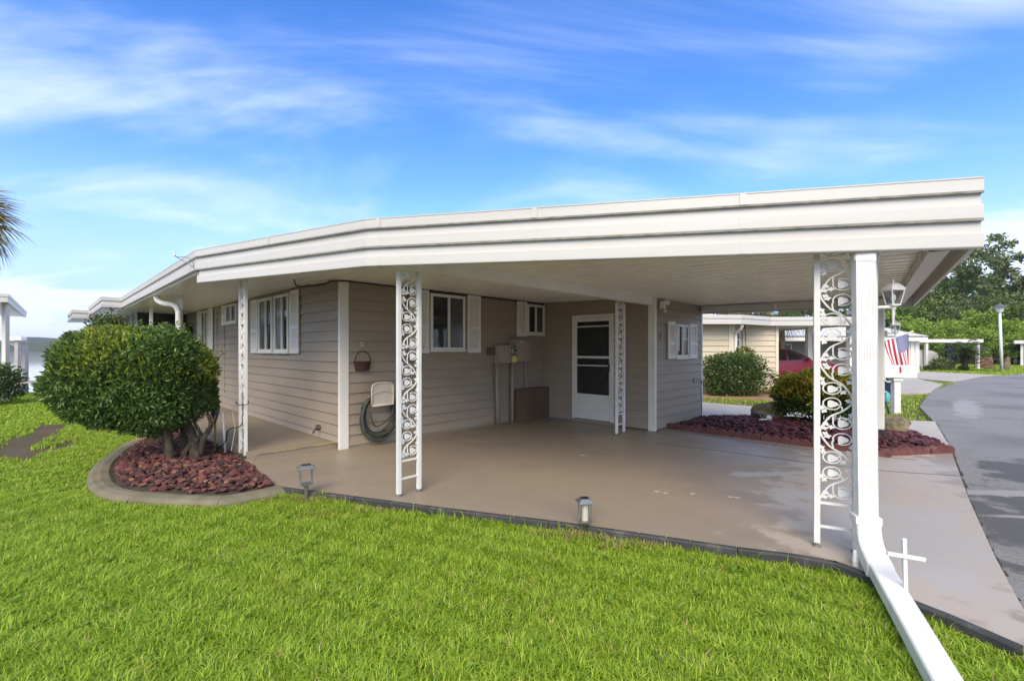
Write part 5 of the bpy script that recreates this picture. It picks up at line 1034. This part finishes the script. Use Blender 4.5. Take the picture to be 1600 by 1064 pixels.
lap_wall(nh, n_(3.4, 16.0), n_(7.80, 16.0), 0.05, 2.42, 0.20, CREAM)
lap_wall(nh, n_(7.80, 16.0), n_(7.80, 16.9), 0.05, 2.42, 0.20, CREAM)
lap_wall(nh, n_(7.80, 16.9), n_(8.62, 16.9), 0.05, 2.42, 0.20, CREAM)
lap_wall(nh, n_(8.62, 16.75), n_(9.78, 16.75), 0.05, 2.42, 0.20, CREAM)
lap_wall(nh, n_(9.78, 16.75), n_(9.78, 24.0), 0.05, 2.42, 0.20, CREAM)
part_box('corner_trim', CREAMT, nh, 0.62, 0.83, -0.54, -0.50, 0.05, 2.42); part_box('corner_trim', CREAMT, nh, 2.70, 2.80, 0.20, 0.26, 0.05, 2.42)
wn = part_box('window', WHITE, nh, 0.95, 1.52, 0.36, 0.41, 0.75, 2.25); part_box('pane', GLASS, wn, 1.06, 1.42, 0.345, 0.36, 1.65, 2.15); part_box('pane', GLASS, wn, 1.06, 1.42, 0.345, 0.36, 1.00, 1.58); part_box('shutter', CREAMT, nh, 1.53, 1.63, 0.30, 0.36, 0.8, 2.25); part_box('muntin', WHITE, wn, 1.05, 1.43, 0.335, 0.345, 1.86, 1.90)
npath = [n_(2.5, 15.35) + (0,), n_(7.75, 15.35) + (0,), n_(9.35, 16.4) + (0,), n_(12.6, 16.2) + (0,), n_(12.6, 22.5) + (0,)]
m = MB(); m.strip([(-0.1, 2.38), (0.0, 2.38), (0.0, 2.56), (0.02, 2.57), (0.02, 2.69), (-0.1, 2.69)], npath); m.build('fascia', FASC, nh)
m = MB(); m.strip([(0.0, 2.555), (0.006, 2.555), (0.006, 2.562), (0.0, 2.562)], npath); m.build('fascia_line', GROOVE, nh)
m = MB(); m.prism([n_(2.5, 15.4), n_(7.7, 15.4), n_(9.35, 16.45), n_(12.55, 16.25), n_(12.55, 23), n_(2.5, 23)], 2.43, 2.62); m.build('roof', FASC, nh)
m = MB(); m.add([(*n_(2.0, 15.9), 2.70), (*n_(7.4, 16.2), 2.70), (*n_(5.0, 20), 3.1), (*n_(2.0, 20), 3.1)], [(0, 1, 2, 3)]); m.prism([n_(2.0, 16.0), n_(7.2, 16.3), n_(6.5, 19), n_(2.0, 19)], 2.64, 2.86); m.build('upper_roof', FASC, nh)
m = MB(); rect_tube(m, spline([(*n_(7.85, 15.5), 2.36), (*n_(7.85, 15.6), 2.22), (*n_(7.83, 15.85), 2.08), (*n_(7.84, 15.93), 1.9), (*n_(7.84, 15.93), 0.2)], 4), 0.09, 0.07, (1, 0, 0)); m.build('downspout', WHITE, nh)
px_, py_ = n_(*at(1264, 18.6)); part_box('carport_post', WHITE, nh, px_ - 0.10, px_ + 0.10, py_ - 0.10, py_ + 0.10, 0.0, 2.43)
m = MB(); m.tube(spline([(px_ + 0.4, py_ - 0.2, 2.4), (px_ + 0.3, py_ - 0.15, 2.25), (px_ + 0.14, py_ - 0.12, 2.1), (px_ + 0.13, py_ - 0.12, 0.1)], 5), 0.05, 8); m.build('downspout', WHITE, nh, smooth=True)
px_, py_ = n_(*at(1329, 17.0)); part_box('carport_post', WHITE, nh, px_ - 0.10, px_ + 0.10, py_ - 0.1, py_ + 0.1, 0.0, 2.43)
px_, py_ = n_(*at(1352, 18.0)); part_box('carport_post', WHITE, nh, px_ - 0.08, px_ + 0.08, py_ - 0.1, py_ + 0.1, 0.0, 2.43)
# red car under that carport
def car(loc, rz):
    t = thing('red_car', 'dark red hatchback parked under the cream home carport', 'car', loc, rz)
    prof = [(-2.10, 0.35), (-2.15, 0.62), (-2.12, 0.92), (-2.02, 1.02), (-1.55, 1.38), (-1.1, 1.47), (-0.3, 1.50), (0.15, 1.44), (0.95, 1.04), (1.35, 0.98), (1.85, 0.86), (2.05, 0.72), (2.10, 0.45), (2.05, 0.32)]
    m = MB(); k = len(prof); sec = [(-0.86, 1), (-0.88, 1), (0.88, 1), (0.86, 1)]
    vs = []
    for y in (-0.88, 0.88):
        for x, z in prof: vs.append((x, y * (1.0 if z < 0.95 else 1 - 0.30 * (z - 0.95) / 0.55), z))
    m.add(vs, [tuple(range(k - 1, -1, -1)), tuple(range(k, 2 * k))] + [(i, (i + 1) % k, k + (i + 1) % k, k + i) for i in range(k)]); m.build('body', REDCAR, t, bevel=0.04)
    def wy(z): return 0.88 * (1 - 0.30 * (z - 0.95) / 0.55) + 0.006
    for s in (-1, 1):
        for poly in ([(-1.75, 1.02), (-1.42, 1.34), (-0.95, 1.40), (-0.95, 1.02)], [(-0.88, 1.02), (-0.88, 1.41), (-0.05, 1.41), (-0.05, 1.02)], [(0.02, 1.02), (0.02, 1.40), (0.16, 1.38), (0.78, 1.05)]):
            m = MB(); m.add([(x, s * wy(z), z) for x, z in poly] + [(x, s * (wy(z) - 0.02), z) for x, z in poly], [(0, 1, 2, 3), (7, 6, 5, 4), (0, 4, 5, 1), (1, 5, 6, 2), (2, 6, 7, 3), (3, 7, 4, 0)]); m.build('side_window', GLASS, t)
        m = MB(); m.ball((0.72, s * 0.98, 1.06), 0.07, 0.10, 0.07); m.build('mirror', REDCAR, t, smooth=True)
        for x in (-1.32, 1.32):
            m = MB(); m.lathe([(0.20, -0.10), (0.33, -0.10), (0.34, -0.06), (0.34, 0.06), (0.33, 0.10), (0.20, 0.10)], (x, s * 0.80, 0.33), 20, axis=(0, 1, 0)); wh = m.build('wheel', TYRE, t, smooth=False); m = MB(); m.lathe([(0.20, -0.11), (0.20, 0.11)], (x, s * 0.80, 0.33), 16, axis=(0, 1, 0)); m.build('rim', METAL, wh)
        m = MB(); m.box(-2.14, -1.98, s * 0.62 - 0.14, s * 0.62 + 0.14, 0.80, 0.98); m.build('tail_light', FLAGR, t); m = MB(); m.box(1.85, 2.06, s * 0.6 - 0.16, s * 0.6 + 0.16, 0.66, 0.80); m.build('headlight', CLEAR, t)
    m = MB(); m.add([(0.20, -0.62, 1.425), (0.20, 0.62, 1.425), (0.93, 0.78, 1.065), (0.93, -0.78, 1.065)], [(0, 1, 2, 3)]); m.v = [(x + 0.008, y, z + 0.012) for x, y, z in m.v]; m.build('windscreen', mat('sky_glare_glass', (0.42, 0.44, 0.46), None, rough=0.05, spec=0.9), t)  # windscreen's sky reflection is painted in as a pale base colour
    m = MB(); m.add([(-1.52, -0.62, 1.40), (-1.52, 0.62, 1.40), (-2.0, 0.74, 1.04), (-2.0, -0.74, 1.04)], [(0, 1, 2, 3)]); m.v = [(x - 0.008, y, z + 0.012) for x, y, z in m.v]; m.build('rear_window', GLASS, t)
car((11.35, 19.4, -0.03), R(-4))
# third home through the carport: white awning roof, grey panels
h3 = thing('white_home', 'white home with ribbed metal awning roof behind the flag', 'house', (20, 29, -0.1))
m = MB(); m.box(-7.0, 6.0, -0.6, 6, 2.05, 2.30); m.build('fascia', WHITE, h3); m = MB(); m.add([(-7, -0.5, 2.36), (6.2, -0.5, 2.36), (5.2, 2.2, 3.05), (-7, 2.2, 3.05)], [(0, 1, 2, 3)]); m.box(-7, 5.0, 2.2, 6, 2.3, 3.04); m.build('roof', WHITE, h3)
for k in range(34): x = -6.8 + k * 0.38; m = MB(); m.beam((x, -0.5, 2.38), (x - (0.03 * max(0, k - 20)), 2.2, 3.07), 0.05, 0.03); m.build('roof_rib', WHITE, h3)
m = MB(); m.box(-7, 6.1, -0.62, -0.58, 2.30, 2.36); m.build('gutter', DMETAL, h3)
part_box('wall', LATTICE, h3, -7, 2.0, 1.6, 1.8, 0, 2.1); part_box('wall', WHITE, h3, 2.0, 6.0, 0.0, 6, 0.0, 2.1)
for k in range(8): part_box('wall_panel', WHITE, h3, 3.6 + k * 0.30, 3.6 + k * 0.30 + 0.20, -0.06, 0.0, 0.5, 2.05)
for x in (-6.2, -3.6, -1.0, 1.6): part_box('post', WHITE, h3, x - 0.08, x + 0.08, -0.4, -0.24, 0, 2.06)
wd_ = part_box('window', WHITE, h3, -2.4, -1.2, 1.55, 1.6, 0.9, 1.9); part_box('pane', GLASS, wd_, -2.32, -1.28, 1.53, 1.55, 0.98, 1.82)
# blue bin near it
t = thing('blue_bin', 'dark blue bin with a white ring mark behind the flag', 'bin', (12.15, 15.0, -0.05)); m = MB(); m.add([(x * s, y * s, z) for s, z in ((0.26, 0), (0.33, 0.85)) for x, y in ((-1, -1), (1, -1), (1, 1), (-1, 1))], [(3, 2, 1, 0), (4, 5, 6, 7)] + [(k, (k + 1) % 4, 4 + (k + 1) % 4, 4 + k) for k in range(4)]); m.build('body', NAVY, t); m = MB(); m.box(-0.36, 0.36, -0.36, 0.36, 0.85, 0.92); m.build('lid', NAVY, t, bevel=0.02)
m = MB(); m.tube([(0.13 * math.cos(a), -0.335, 0.55 + 0.13 * math.sin(a)) for a in [2 * math.pi * k / 16 for k in range(15)]], 0.025, 6); m.build('ring_mark', WHITE2, t)
# far carport home with a covered car
h4 = thing('far_home', 'low far home with a white carport over a covered car', 'house', (31.5, 36, -0.1))
m = MB(); m.box(-3.0, 4.4, -1.4, 5, 2.05, 2.30); m.build('roof', WHITE, h4); part_box('wall', LATTICE, h4, -3.0, 3.4, 4.6, 4.8, 0, 2.1); part_box('wall', WHITE, h4, -3.0, -1.2, -0.2, 4.6, 0, 2.08); part_box('screen', SCREEN, h4, -1.9, -1.3, -0.26, -0.2, 0.1, 1.95)
for x in (-2.8, -1.1, 0.2, 4.15): part_box('post', WHITE, h4, x - 0.09, x + 0.09, -1.3, -1.12, 0, 2.06)
part_box('trellis', DMETAL, h4, 3.2, 3.9, 0.3, 0.4, 0.0, 2.0)
t = thing('covered_car', 'car draped in a pale grey cover under the far carport', 'car', (31.6, 36.0, -0.05)); 
def cover():
    nu, nv = 28, 14; vs, fs = [], []
    for i in range(nu + 1):
        for j in range(nv + 1):
            u = i / nu * 2 - 1; v = j / nv; x = u * 1.25; top = 1.45 - 0.25 * u ** 4; fold = 0.05 * math.sin(u * 14 + 2 * v) * (1 - v)
            if v < 0.6: z = top * v / 0.6; y = -0.95 + fold - 0.15 * (1 - v / 0.6)
            else: z = top + 0.02 * math.sin(u * 9); y = -0.95 + (v - 0.6) / 0.4 * 1.9
            vs.append((x + fold * 0.5, y, z))
    for i in range(nu):
        for j in range(nv): fs.append((i * (nv + 1) + j, (i + 1) * (nv + 1) + j, (i + 1) * (nv + 1) + j + 1, i * (nv + 1) + j + 1))
    m = MB(); m.add(vs, fs); m.build('cover', TARP, t, smooth=True)
    for x in (-0.8, 0.8): m = MB(); m.lathe([(0.3, -0.1), (0.3, 0.1)], (x, -0.85, 0.3), 14, axis=(0, 1, 0)); m.build('wheel', TYRE, t)
cover()
t = thing('brick_planter', 'low red brick planter wall beside the far carport post', 'planter', (37.1, 35.8, -0.1)); 
for r_ in range(5):
    for k in range(4): part_box('brick', REDBRK, t, -0.65 + k * 0.33 + (0.08 if r_ % 2 else 0), -0.65 + k * 0.33 + 0.32 + (0.08 if r_ % 2 else 0), -0.1, 0.1, r_ * 0.19, r_ * 0.19 + 0.18)
h5 = thing('far_roof_home', 'white roofed home just showing at the right edge', 'house', (46.7, 42, -0.1), R(-46)); part_box('roof', WHITE, h5, -0.2, 8, -0.4, 7, 2.05, 2.35); part_box('wall', LATTICE, h5, 2.0, 8, 2.0, 7, 0, 2.06); part_box('post', WHITE, h5, 0.2, 0.38, -0.1, 0.08, 0, 2.06)
# street lamp
t = thing('street_lamp', 'tall white street lamp at the bend of the street', 'street lamp', (33.9, 31.5, -0.1)); m = MB(); m.tube([(0.05, 0, 0), (-0.08, 0, 4.1)], [0.10, 0.07], 10); m.build('pole', BOATL, t, smooth=True)
m = MB(); m.lathe([(0.10, 4.08), (0.15, 4.12), (0.24, 4.42)], (-0.08, 0, 0), 10); m.build('globe', BOATL, t); m = MB(); m.lathe([(0.40, 4.42), (0.40, 4.45), (0.12, 4.62), (0.05, 4.70)], (-0.08, 0, 0), 12); m.build('hood', GREYP, t)
# sago palms, low plants, stone
SAGO = leafmat('sago_leaf', (0.035, 0.070, 0.022), (0.095, 0.150, 0.040), (0.15, 0.20, 0.05), trans=0.2)
def sago(loc, h, L, label, nf=40, cat='palm', fallen=True, m=SAGO):
    t = thing('sago_palm', label, cat, loc); V, F = [], []
    for k in range(nf):
        az = k * 2.4; el = R(random.uniform(-40, 75)); pts = [Vector((L * q * math.cos(el), 0, L * q * math.sin(el) - 0.55 * L * q * q)) for q in np.linspace(0, 1, 9)]
        Mz = Matrix.Rotation(az, 3, 'Z'); base = Vector((0, 0, h * (0.55 + 0.45 * random.random())))
        for i in range(1, 9):
            for s in (-1, 1):
                p = pts[i]; q = pts[i] + Vector((0.06 * L, s * 0.26 * L * math.sin(math.pi * (i + 1) / 10.5), -0.06 * L)); n0 = len(V); V += [tuple(base + Mz @ (p + Vector((-0.03 * L, 0, 0)))), tuple(base + Mz @ (p + Vector((0.03 * L, 0, 0)))), tuple(base + Mz @ q)]; F.append((n0, n0 + 1, n0 + 2))
    me = bpy.data.meshes.new('crown'); me.from_pydata(V, [], F); link('crown', me, m, t); b = MB(); b.tube([(0, 0, -0.1), (0, 0, h)], [0.09 + 0.05 * h, 0.07 + 0.05 * h], 9); b.build('trunk', BARKD, t); return t
sago((32.3, 32.4, -0.1), 1.7, 1.75, 'dark sago palm in front of the far carport', 90)
sago((8.80, 15.0, -0.05), 0.45, 1.0, 'dark green cycad between the square hedge and the red car', 44)
sago((9.15, 12.3, -0.1), 0.25, 0.8, 'low spiky green plant behind the mailbox post', 30)
shrub((7.15, 14.7, -0.08), (0.90, 0.62, 0.66), 9000, 'large square clipped green hedge in front of the cream home', HEDGEM, (0.06, 0.11), (0.035, 0.055), name='hedge', cat='hedge', box=4.5, noise=0.05, lowcut=-0.95)
shrub((7.95, 15.55, 0.95), (0.32, 0.25, 0.26), 500, 'pale yellow green plant rising behind the square hedge', leafmat('pale_leaf', (0.14, 0.18, 0.03), (0.26, 0.28, 0.05), trans=0.3), (0.08, 0.14), (0.03, 0.05), stems=True)
shrub((30.8, 32.6, -0.1), (0.62, 0.5, 0.45), 1400, 'pale flowering bush in front of the far carport', leafmat('pale_bush_leaf', (0.08, 0.13, 0.03), (0.30, 0.33, 0.14), (0.5, 0.5, 0.4), trans=0.25), (0.12, 0.2), (0.07, 0.1), stems=False)
for i, (x, y, s) in enumerate([(28.0, 31.6, 0.28), (29.3, 32.0, 0.24), (31.8, 32.0, 0.26)]): shrub((x, y, -0.1), (s, s, s * 0.7), 300, ('small low plant nearest the white home corner in the far bed', 'small low plant left of the pale flowering bush', 'small low plant right of the pale flowering bush')[i], HEDGEM, (0.1, 0.16), (0.05, 0.08), stems=False, group='low plants before the far carport')
o = boulder((36.6, 33.6, 0.35), 0.28, 0.2, 0.55, 'upright pale stone marker beside the far street lamp', 9)
# straw bed under the hedge
m = MB(); m.prism([(3.5, 15.6), (5.6, 14.2), (6.9, 13.75), (8.2, 13.2), (9.6, 13.6), (10.2, 15.2), (9.6, 16.7), (3.5, 16.2)], -0.2, -0.055); tag(m.build('straw_bed', STRAW, kind='structure'), 'pine straw bed along the cream home', 'mulch bed')
m = MB(); m.prism(blob(8.75, 12.35, 0.75, 0.55, 0.3, 30, 77), -0.2, -0.06); tag(m.build('straw_bed', PINKC, kind='structure'), 'round tan bed behind the mailbox', 'mulch bed')
o = MB(); 
# ------------------------------------------------------------------ left edge: neighbour's roof corner, hedge, dock shelter
h6 = thing('left_home', 'white roof corner and column of the home at the left edge', 'house', (-17.3, 14.0, -0.1))
hp = [(-0.2 - 4.2, -1.5 - 4.3), (3.4, -1.5), (-2.4, 4.4), (-6.6, 0.1)]
m = MB(); m.prism(hp, 2.84, 2.87); m.build('soffit', CEIL, h6)
m = MB(); m.strip([(-0.05, 2.82), (0.02, 2.82), (0.02, 2.96), (0.04, 2.97), (0.04, 3.05), (-0.05, 3.05)], [p + (0,) for p in hp[:3]]); m.build('fascia', FASC, h6); m = MB(); m.prism(hp, 2.87, 3.0); m.build('roof', FASC, h6)
cx_, cy_ = at(8.5, 13.0); part_box('column', WHITE, h6, cx_ + 17.3 - 0.055, cx_ + 17.3 + 0.055, cy_ - 14.05, cy_ - 13.94, 0, 2.84)
shrub((-14.0, 12.2, -0.1), (0.62, 0.6, 0.55), 4500, 'small clipped green hedge below the white column at the left edge', HEDGEM, (0.06, 0.1), (0.03, 0.05), name='hedge', cat='hedge', box=3, noise=0.05)
dk = thing('dock_shelter', 'small white roofed dock shelter on posts over the lake', 'dock', (-26, 24, -0.95))
def W2(px, Y, py): x, y = at(px, Y); return (x + 26, y - 24, CH + (546 - py) / 710 * Y + 0.95)
a, b = W2(-20, 23, 527), W2(43, 23.6, 527)
m = MB(); m.prism([(a[0], a[1] - 0.4), (b[0], b[1] - 0.3), (b[0] - 2.6, b[1] + 2.4), (a[0] - 2, a[1] + 3)], W2(40, 23, 531.5)[2], W2(40, 23, 525)[2]); m.build('roof', WHITE, dk)
for px, Y in ((28, 23.4), (39.5, 24.4), (-12, 23)): x, y, _ = W2(px, Y, 546); m = MB(); m.box(x - 0.09, x + 0.09, y - 0.09, y + 0.09, -0.6, W2(40, 23, 531)[2]); m.build('post', WOODG, dk)
x, y, z = W2(28, 23.4, 597); m = MB(); m.box(x - 3, x + 0.7, y - 0.1, y + 1.3, z - 0.07, z); m.build('deck', WOODG, dk)
m = MB(); m.beam(W2(-10, 23.2, 597), W2(41, 24.3, 592), 0.08, 0.1); m.beam(W2(10, 23.2, 534), W2(28, 23.4, 541), 0.07, 0.09); m.build('brace', WOODG, dk)
# dark plants along the far walkway
shrub((*H(-1.75, 9.0), 1.2), (0.5, 0.45, 0.55), 1500, 'dark leafy vine rising behind the clipped bush under the eave', HEDGEM, (0.08, 0.13), (0.04, 0.06), noise=0.2)
t = thing('hanging_plant', 'dark hanging plant by the far door under the eave', 'hanging plant', (*H(-0.25, 8.95), 1.75)); d_ = unit(rng.normal(size=(700, 3))); link('foliage', leaves('foliage', d_ * np.array([0.16, 0.16, 0.22]) + np.array([0, 0, 0.15]), d_ + np.array([0, 0, -0.8]), 0.10, 0.04), leafmat('dark_fern', (0.012, 0.02, 0.01), (0.03, 0.045, 0.02), trans=0.1), t); m = MB(); m.tube([(0, 0, 0.2), (0, 0, 0.69)], 0.006, 5); m.build('cord', DMETAL, t)

# ------------------------------------------------------------------ grass
GRASSM = leafmat('grass_blade', (0.195, 0.330, 0.026), (0.500, 0.670, 0.078), (0.70, 0.64, 0.20), trans=0.42, rough=0.5, patch=(0.42, 0.40, 0.09), pscale=0.9, plo=0.60, phi=0.80)
DEADM = leafmat('dead_blade', (0.30, 0.20, 0.09), (0.46, 0.34, 0.18), trans=0.2, rough=0.8)
BLOCK = [PAD, BEDL, NDRIVE, ROAD, WALKP, BEDR, [H(0, -0.2), H(4.5, -0.2), H(4.5, 14), H(0, 14)]]
curb_out = [(p[0], p[1]) for p in BEDL_OUT]
def blades(name, X, Y, hgt, wid, m, label, z0=-0.105, lean=0.45):
    n_ = len(X); hgt = hgt * (1 + 0.14 * np.sin(X * 5.3 + 1.7 * np.sin(Y * 4.1)) * np.sin(Y * 6.1 + 1.3 * np.sin(X * 3.7)) + 0.14 * np.sin(X * 17 + Y * 9) * np.sin(Y * 15 - X * 6)); az = rng.uniform(0, 2 * np.pi, n_); h = hgt * rng.uniform(0.55, 1.25, n_); w_ = wid * rng.uniform(0.7, 1.25, n_); ln = h * rng.uniform(0.1, 2 * lean, n_)
    dx, dy = np.cos(az), np.sin(az); sx, sy = -dy * w_ / 2, dx * w_ / 2; B = np.stack([X, Y, np.full(n_, z0)], 1)
    V = np.empty((n_, 5, 3)); S_ = np.stack([sx, sy, np.zeros(n_)], 1); D_ = np.stack([dx, dy, np.zeros(n_)], 1); up = np.array([0, 0, 1.0])
    mid = B + D_ * (ln * 0.30)[:, None] + up * (h * 0.62)[:, None]; tip = B + D_ * ln[:, None] + up * (h * (1 - 0.25 * (ln / h)))[:, None]
    V[:, 0] = B + S_; V[:, 1] = B - S_; V[:, 2] = mid - S_ * 0.85; V[:, 3] = mid + S_ * 0.85; V[:, 4] = tip
    b = np.arange(n_)[:, None] * 5; F = np.concatenate([b + np.array([[0, 1, 2]]), b + np.array([[0, 2, 3]]), b + np.array([[3, 2, 4]])], 0)
    return tag(link(name, np_mesh(name, V.reshape(-1, 3), F), m, None, 'stuff'), label, 'grass')
def scatter(n_, x0, x1, y0, y1, blocks=BLOCK, visible=True, poly=None):
    X = rng.uniform(x0, x1, n_); Y = rng.uniform(y0, y1, n_); keep = np.ones(n_, bool)
    if visible: keep &= (np.abs(X) < Y * 1.16 + 0.35)
    if poly is not None: keep &= inpoly(X, Y, poly)
    X, Y = X[keep], Y[keep]; keep = np.ones(len(X), bool)
    for p in blocks: keep &= ~inpoly(X, Y, p)
    return X[keep], Y[keep]
def curb_clear(X, Y):
    keep = np.ones(len(X), bool)
    for p in cp: keep &= (X - p.x) ** 2 + (Y - p.y) ** 2 > 0.05 ** 2
    return X[keep], Y[keep]
bare = lambda X, Y: 0.5 + 0.5 * np.sin(X * 1.9 + 1.7 * np.sin(Y * 1.3)) * np.sin(Y * 2.3 + 1.1 * np.sin(X * 1.1))
def thin(X, Y):
    """bare soil streaks on the left lawn"""
    def seg(ax, ay, bx, by, w_):
        t = np.clip(((X - ax) * (bx - ax) + (Y - ay) * (by - ay)) / ((bx - ax) ** 2 + (by - ay) ** 2), 0, 1); d = np.hypot(X - ax - t * (bx - ax), Y - ay - t * (by - ay)); return np.exp(-(d / (w_ * (1 + 0.35 * np.sin(X * 7 + Y * 3) * np.sin(Y * 6) + 0.25 * np.sin(X * 19) * np.sin(Y * 17 + X * 5)))) ** 2)
    f = 0.6 * seg(-6.6, 6.0, -7.1, 7.4, 0.25) + 1.03 * seg(-7.3, 6.5, -9.4, 9.5, 0.62) + 0.5 * seg(-4.9, 4.15, -5.4, 4.5, 0.25); k = rng.random(len(X)) > f * 1.05; f2 = np.exp(-(((X + 3.9) / 0.45) ** 2 + ((Y - 3.85) / 0.14) ** 2)) * 0.7; k &= ~(rng.random(len(X)) < f2); return X[k], Y[k]
X1, Y1 = thin(*curb_clear(*scatter(520000, -5.7, 3.0, 1.75, 4.7)))
blades('grass', X1, Y1, 0.076, 0.0070, GRASSM, 'bright green lawn in front of the carport', lean=0.62)
X2, Y2 = thin(*curb_clear(*scatter(420000, -10, -2.3, 4.5, 9.2)))
blades('grass', X2, Y2, 0.070, 0.011, GRASSM, 'green lawn beside the left rock bed with bare streaks', lean=0.62)
X3, Y3 = scatter(230000, -20.5, -5.5, 9.2, 18.5); a_ = (X3 - HC[0]) * -math.sin(UA) + (Y3 - HC[1]) * math.cos(UA); k_ = a_ < 16.4
blades('grass', X3[k_], Y3[k_], 0.075, 0.022, GRASSM, 'green lawn running down to the lake bank', lean=0.62)
XR, YR = scatter(120000, 4.0, 30, 9.0, 27, blocks=BLOCK + [[(3.5, 15.6), (5.6, 14.2), (6.9, 13.75), (8.2, 13.2), (9.6, 13.6), (10.2, 15.2), (9.6, 16.7), (3.5, 16.2)], [(9.6, 16.2), (13.2, 15.15), (14.2, 15.4), (14.75, 15.97), (18.0, 19.0), (21, 24), (12, 24), (9.6, 19)], [(19.8, 20.4), (21.1, 21.3), (25.5, 24.65), (27.5, 25.6), (27, 34), (22, 31)]])
blades('grass', XR, YR, 0.06, 0.022, GRASSM, 'mown green lawn strips round the mailbox and cream home', lean=0.62)
XF, YF = scatter(90000, 24, 60, 26, 52, blocks=[ROAD, [(29.6, 26.6), (60, 29.1), (60, 33), (36, 31)], [(19.8, 20.4), (21.1, 21.3), (25.5, 24.65), (27.5, 25.6), (27, 34), (22, 31)]])
blades('grass', XF, YF, 0.09, 0.06, GRASSM, 'far green lawn before the wood', lean=0.62)
ex, ey = [], []
for p, q in zip(PAD[:12], PAD[1:13]):
    k = int(90 * math.hypot(q[0] - p[0], q[1] - p[1])); t_ = rng.random(k); dx_, dy_ = q[0] - p[0], q[1] - p[1]; l_ = math.hypot(dx_, dy_); o_ = 0.055 + np.abs(rng.normal(0, 0.03, k))
    ex.append(p[0] + dx_ * t_ + dy_ / l_ * o_); ey.append(p[1] + dy_ * t_ - dx_ / l_ * o_)
ex, ey = np.concatenate(ex), np.concatenate(ey); kk = rng.random(len(ex)) < 0.35 + 0.6 * (np.sin(ex * 7 + ey * 3) > 0.2)
blades('grass', ex[kk], ey[kk], 0.135, 0.008, GRASSM, 'taller unmown grass fringe along the carport edging', lean=0.6)
xd, yd = scatter(16000, -6.5, 3.0, 1.75, 6.5); kd = rng.random(len(xd)) < 0.18 + 0.8 * np.clip(np.sin(xd * 2.3 + 1.1 * np.sin(yd * 2.9)) * np.sin(yd * 3.1 + xd), 0, 1) ** 2
blades('dry_grass', xd[kd], yd[kd], 0.085, 0.0075, DEADM, 'dry straw coloured blades scattered through the front lawn', lean=0.8)
# broad leaved weeds in the lawn
xw, yw = scatter(420, -6.0, 3.0, 1.8, 6.5); wp_ = np.repeat(np.stack([xw, yw, np.full(len(xw), -0.055)], 1), 7, 0); wd_2 = rng.normal(size=wp_.shape) * np.array([1, 1, 0.3]) + np.array([0, 0, 0.35])
tag(link('lawn_weeds', leaves('lawn_weeds', wp_, wd_2, rng.uniform(0.03, 0.06, len(wp_)), rng.uniform(0.016, 0.026, len(wp_))), leafmat('weed_leaf', (0.12, 0.23, 0.025), (0.24, 0.40, 0.05), trans=0.35), None, 'stuff'), 'low broad leaved weeds dotted through the front lawn', 'weeds')
# dead clippings and weeds along the edging
dp = []
for cx, cy, sx, sy, k in ((0.62, 3.60, 0.22, 0.05, 320), (-1.85, 4.44, 0.25, 0.05, 260), (-1.0, 4.17, 0.3, 0.03, 120), (0.95, 3.42, 0.2, 0.04, 160)):
    dp.append(np.stack([rng.normal(cx, sx, k), rng.normal(cy, sy, k) - 0.35 * (rng.normal(cx, 0.0001, k) - cx)], 1))
dp = np.concatenate(dp); ok = ~inpoly(dp[:, 0], dp[:, 1], PAD); dp = dp[ok]
blades('dry_grass', dp[:, 0], dp[:, 1], 0.05, 0.007, DEADM, 'dry straw coloured clippings along the carport edging', z0=-0.06, lean=0.9)

# ------------------------------------------------------------------ haze over the lake
def haze():
    m = bpy.data.materials.new('haze'); m.use_nodes = True; N = m.node_tree.nodes; L = m.node_tree.links; N.remove(N['Principled BSDF'])
    v = N.new('ShaderNodeVolumePrincipled'); v.inputs['Density'].default_value = 0.00028; v.inputs['Color'].default_value = (0.92, 0.95, 1.0, 1); L.new(v.outputs[0], N['Material Output'].inputs['Volume'])
    b = MB(); b.box(-3600, 3600, -800, 5200, -3.5, 70); return tag(b.build('haze', m, kind='stuff'), 'thin summer haze over the lake and wood', 'haze')
haze()
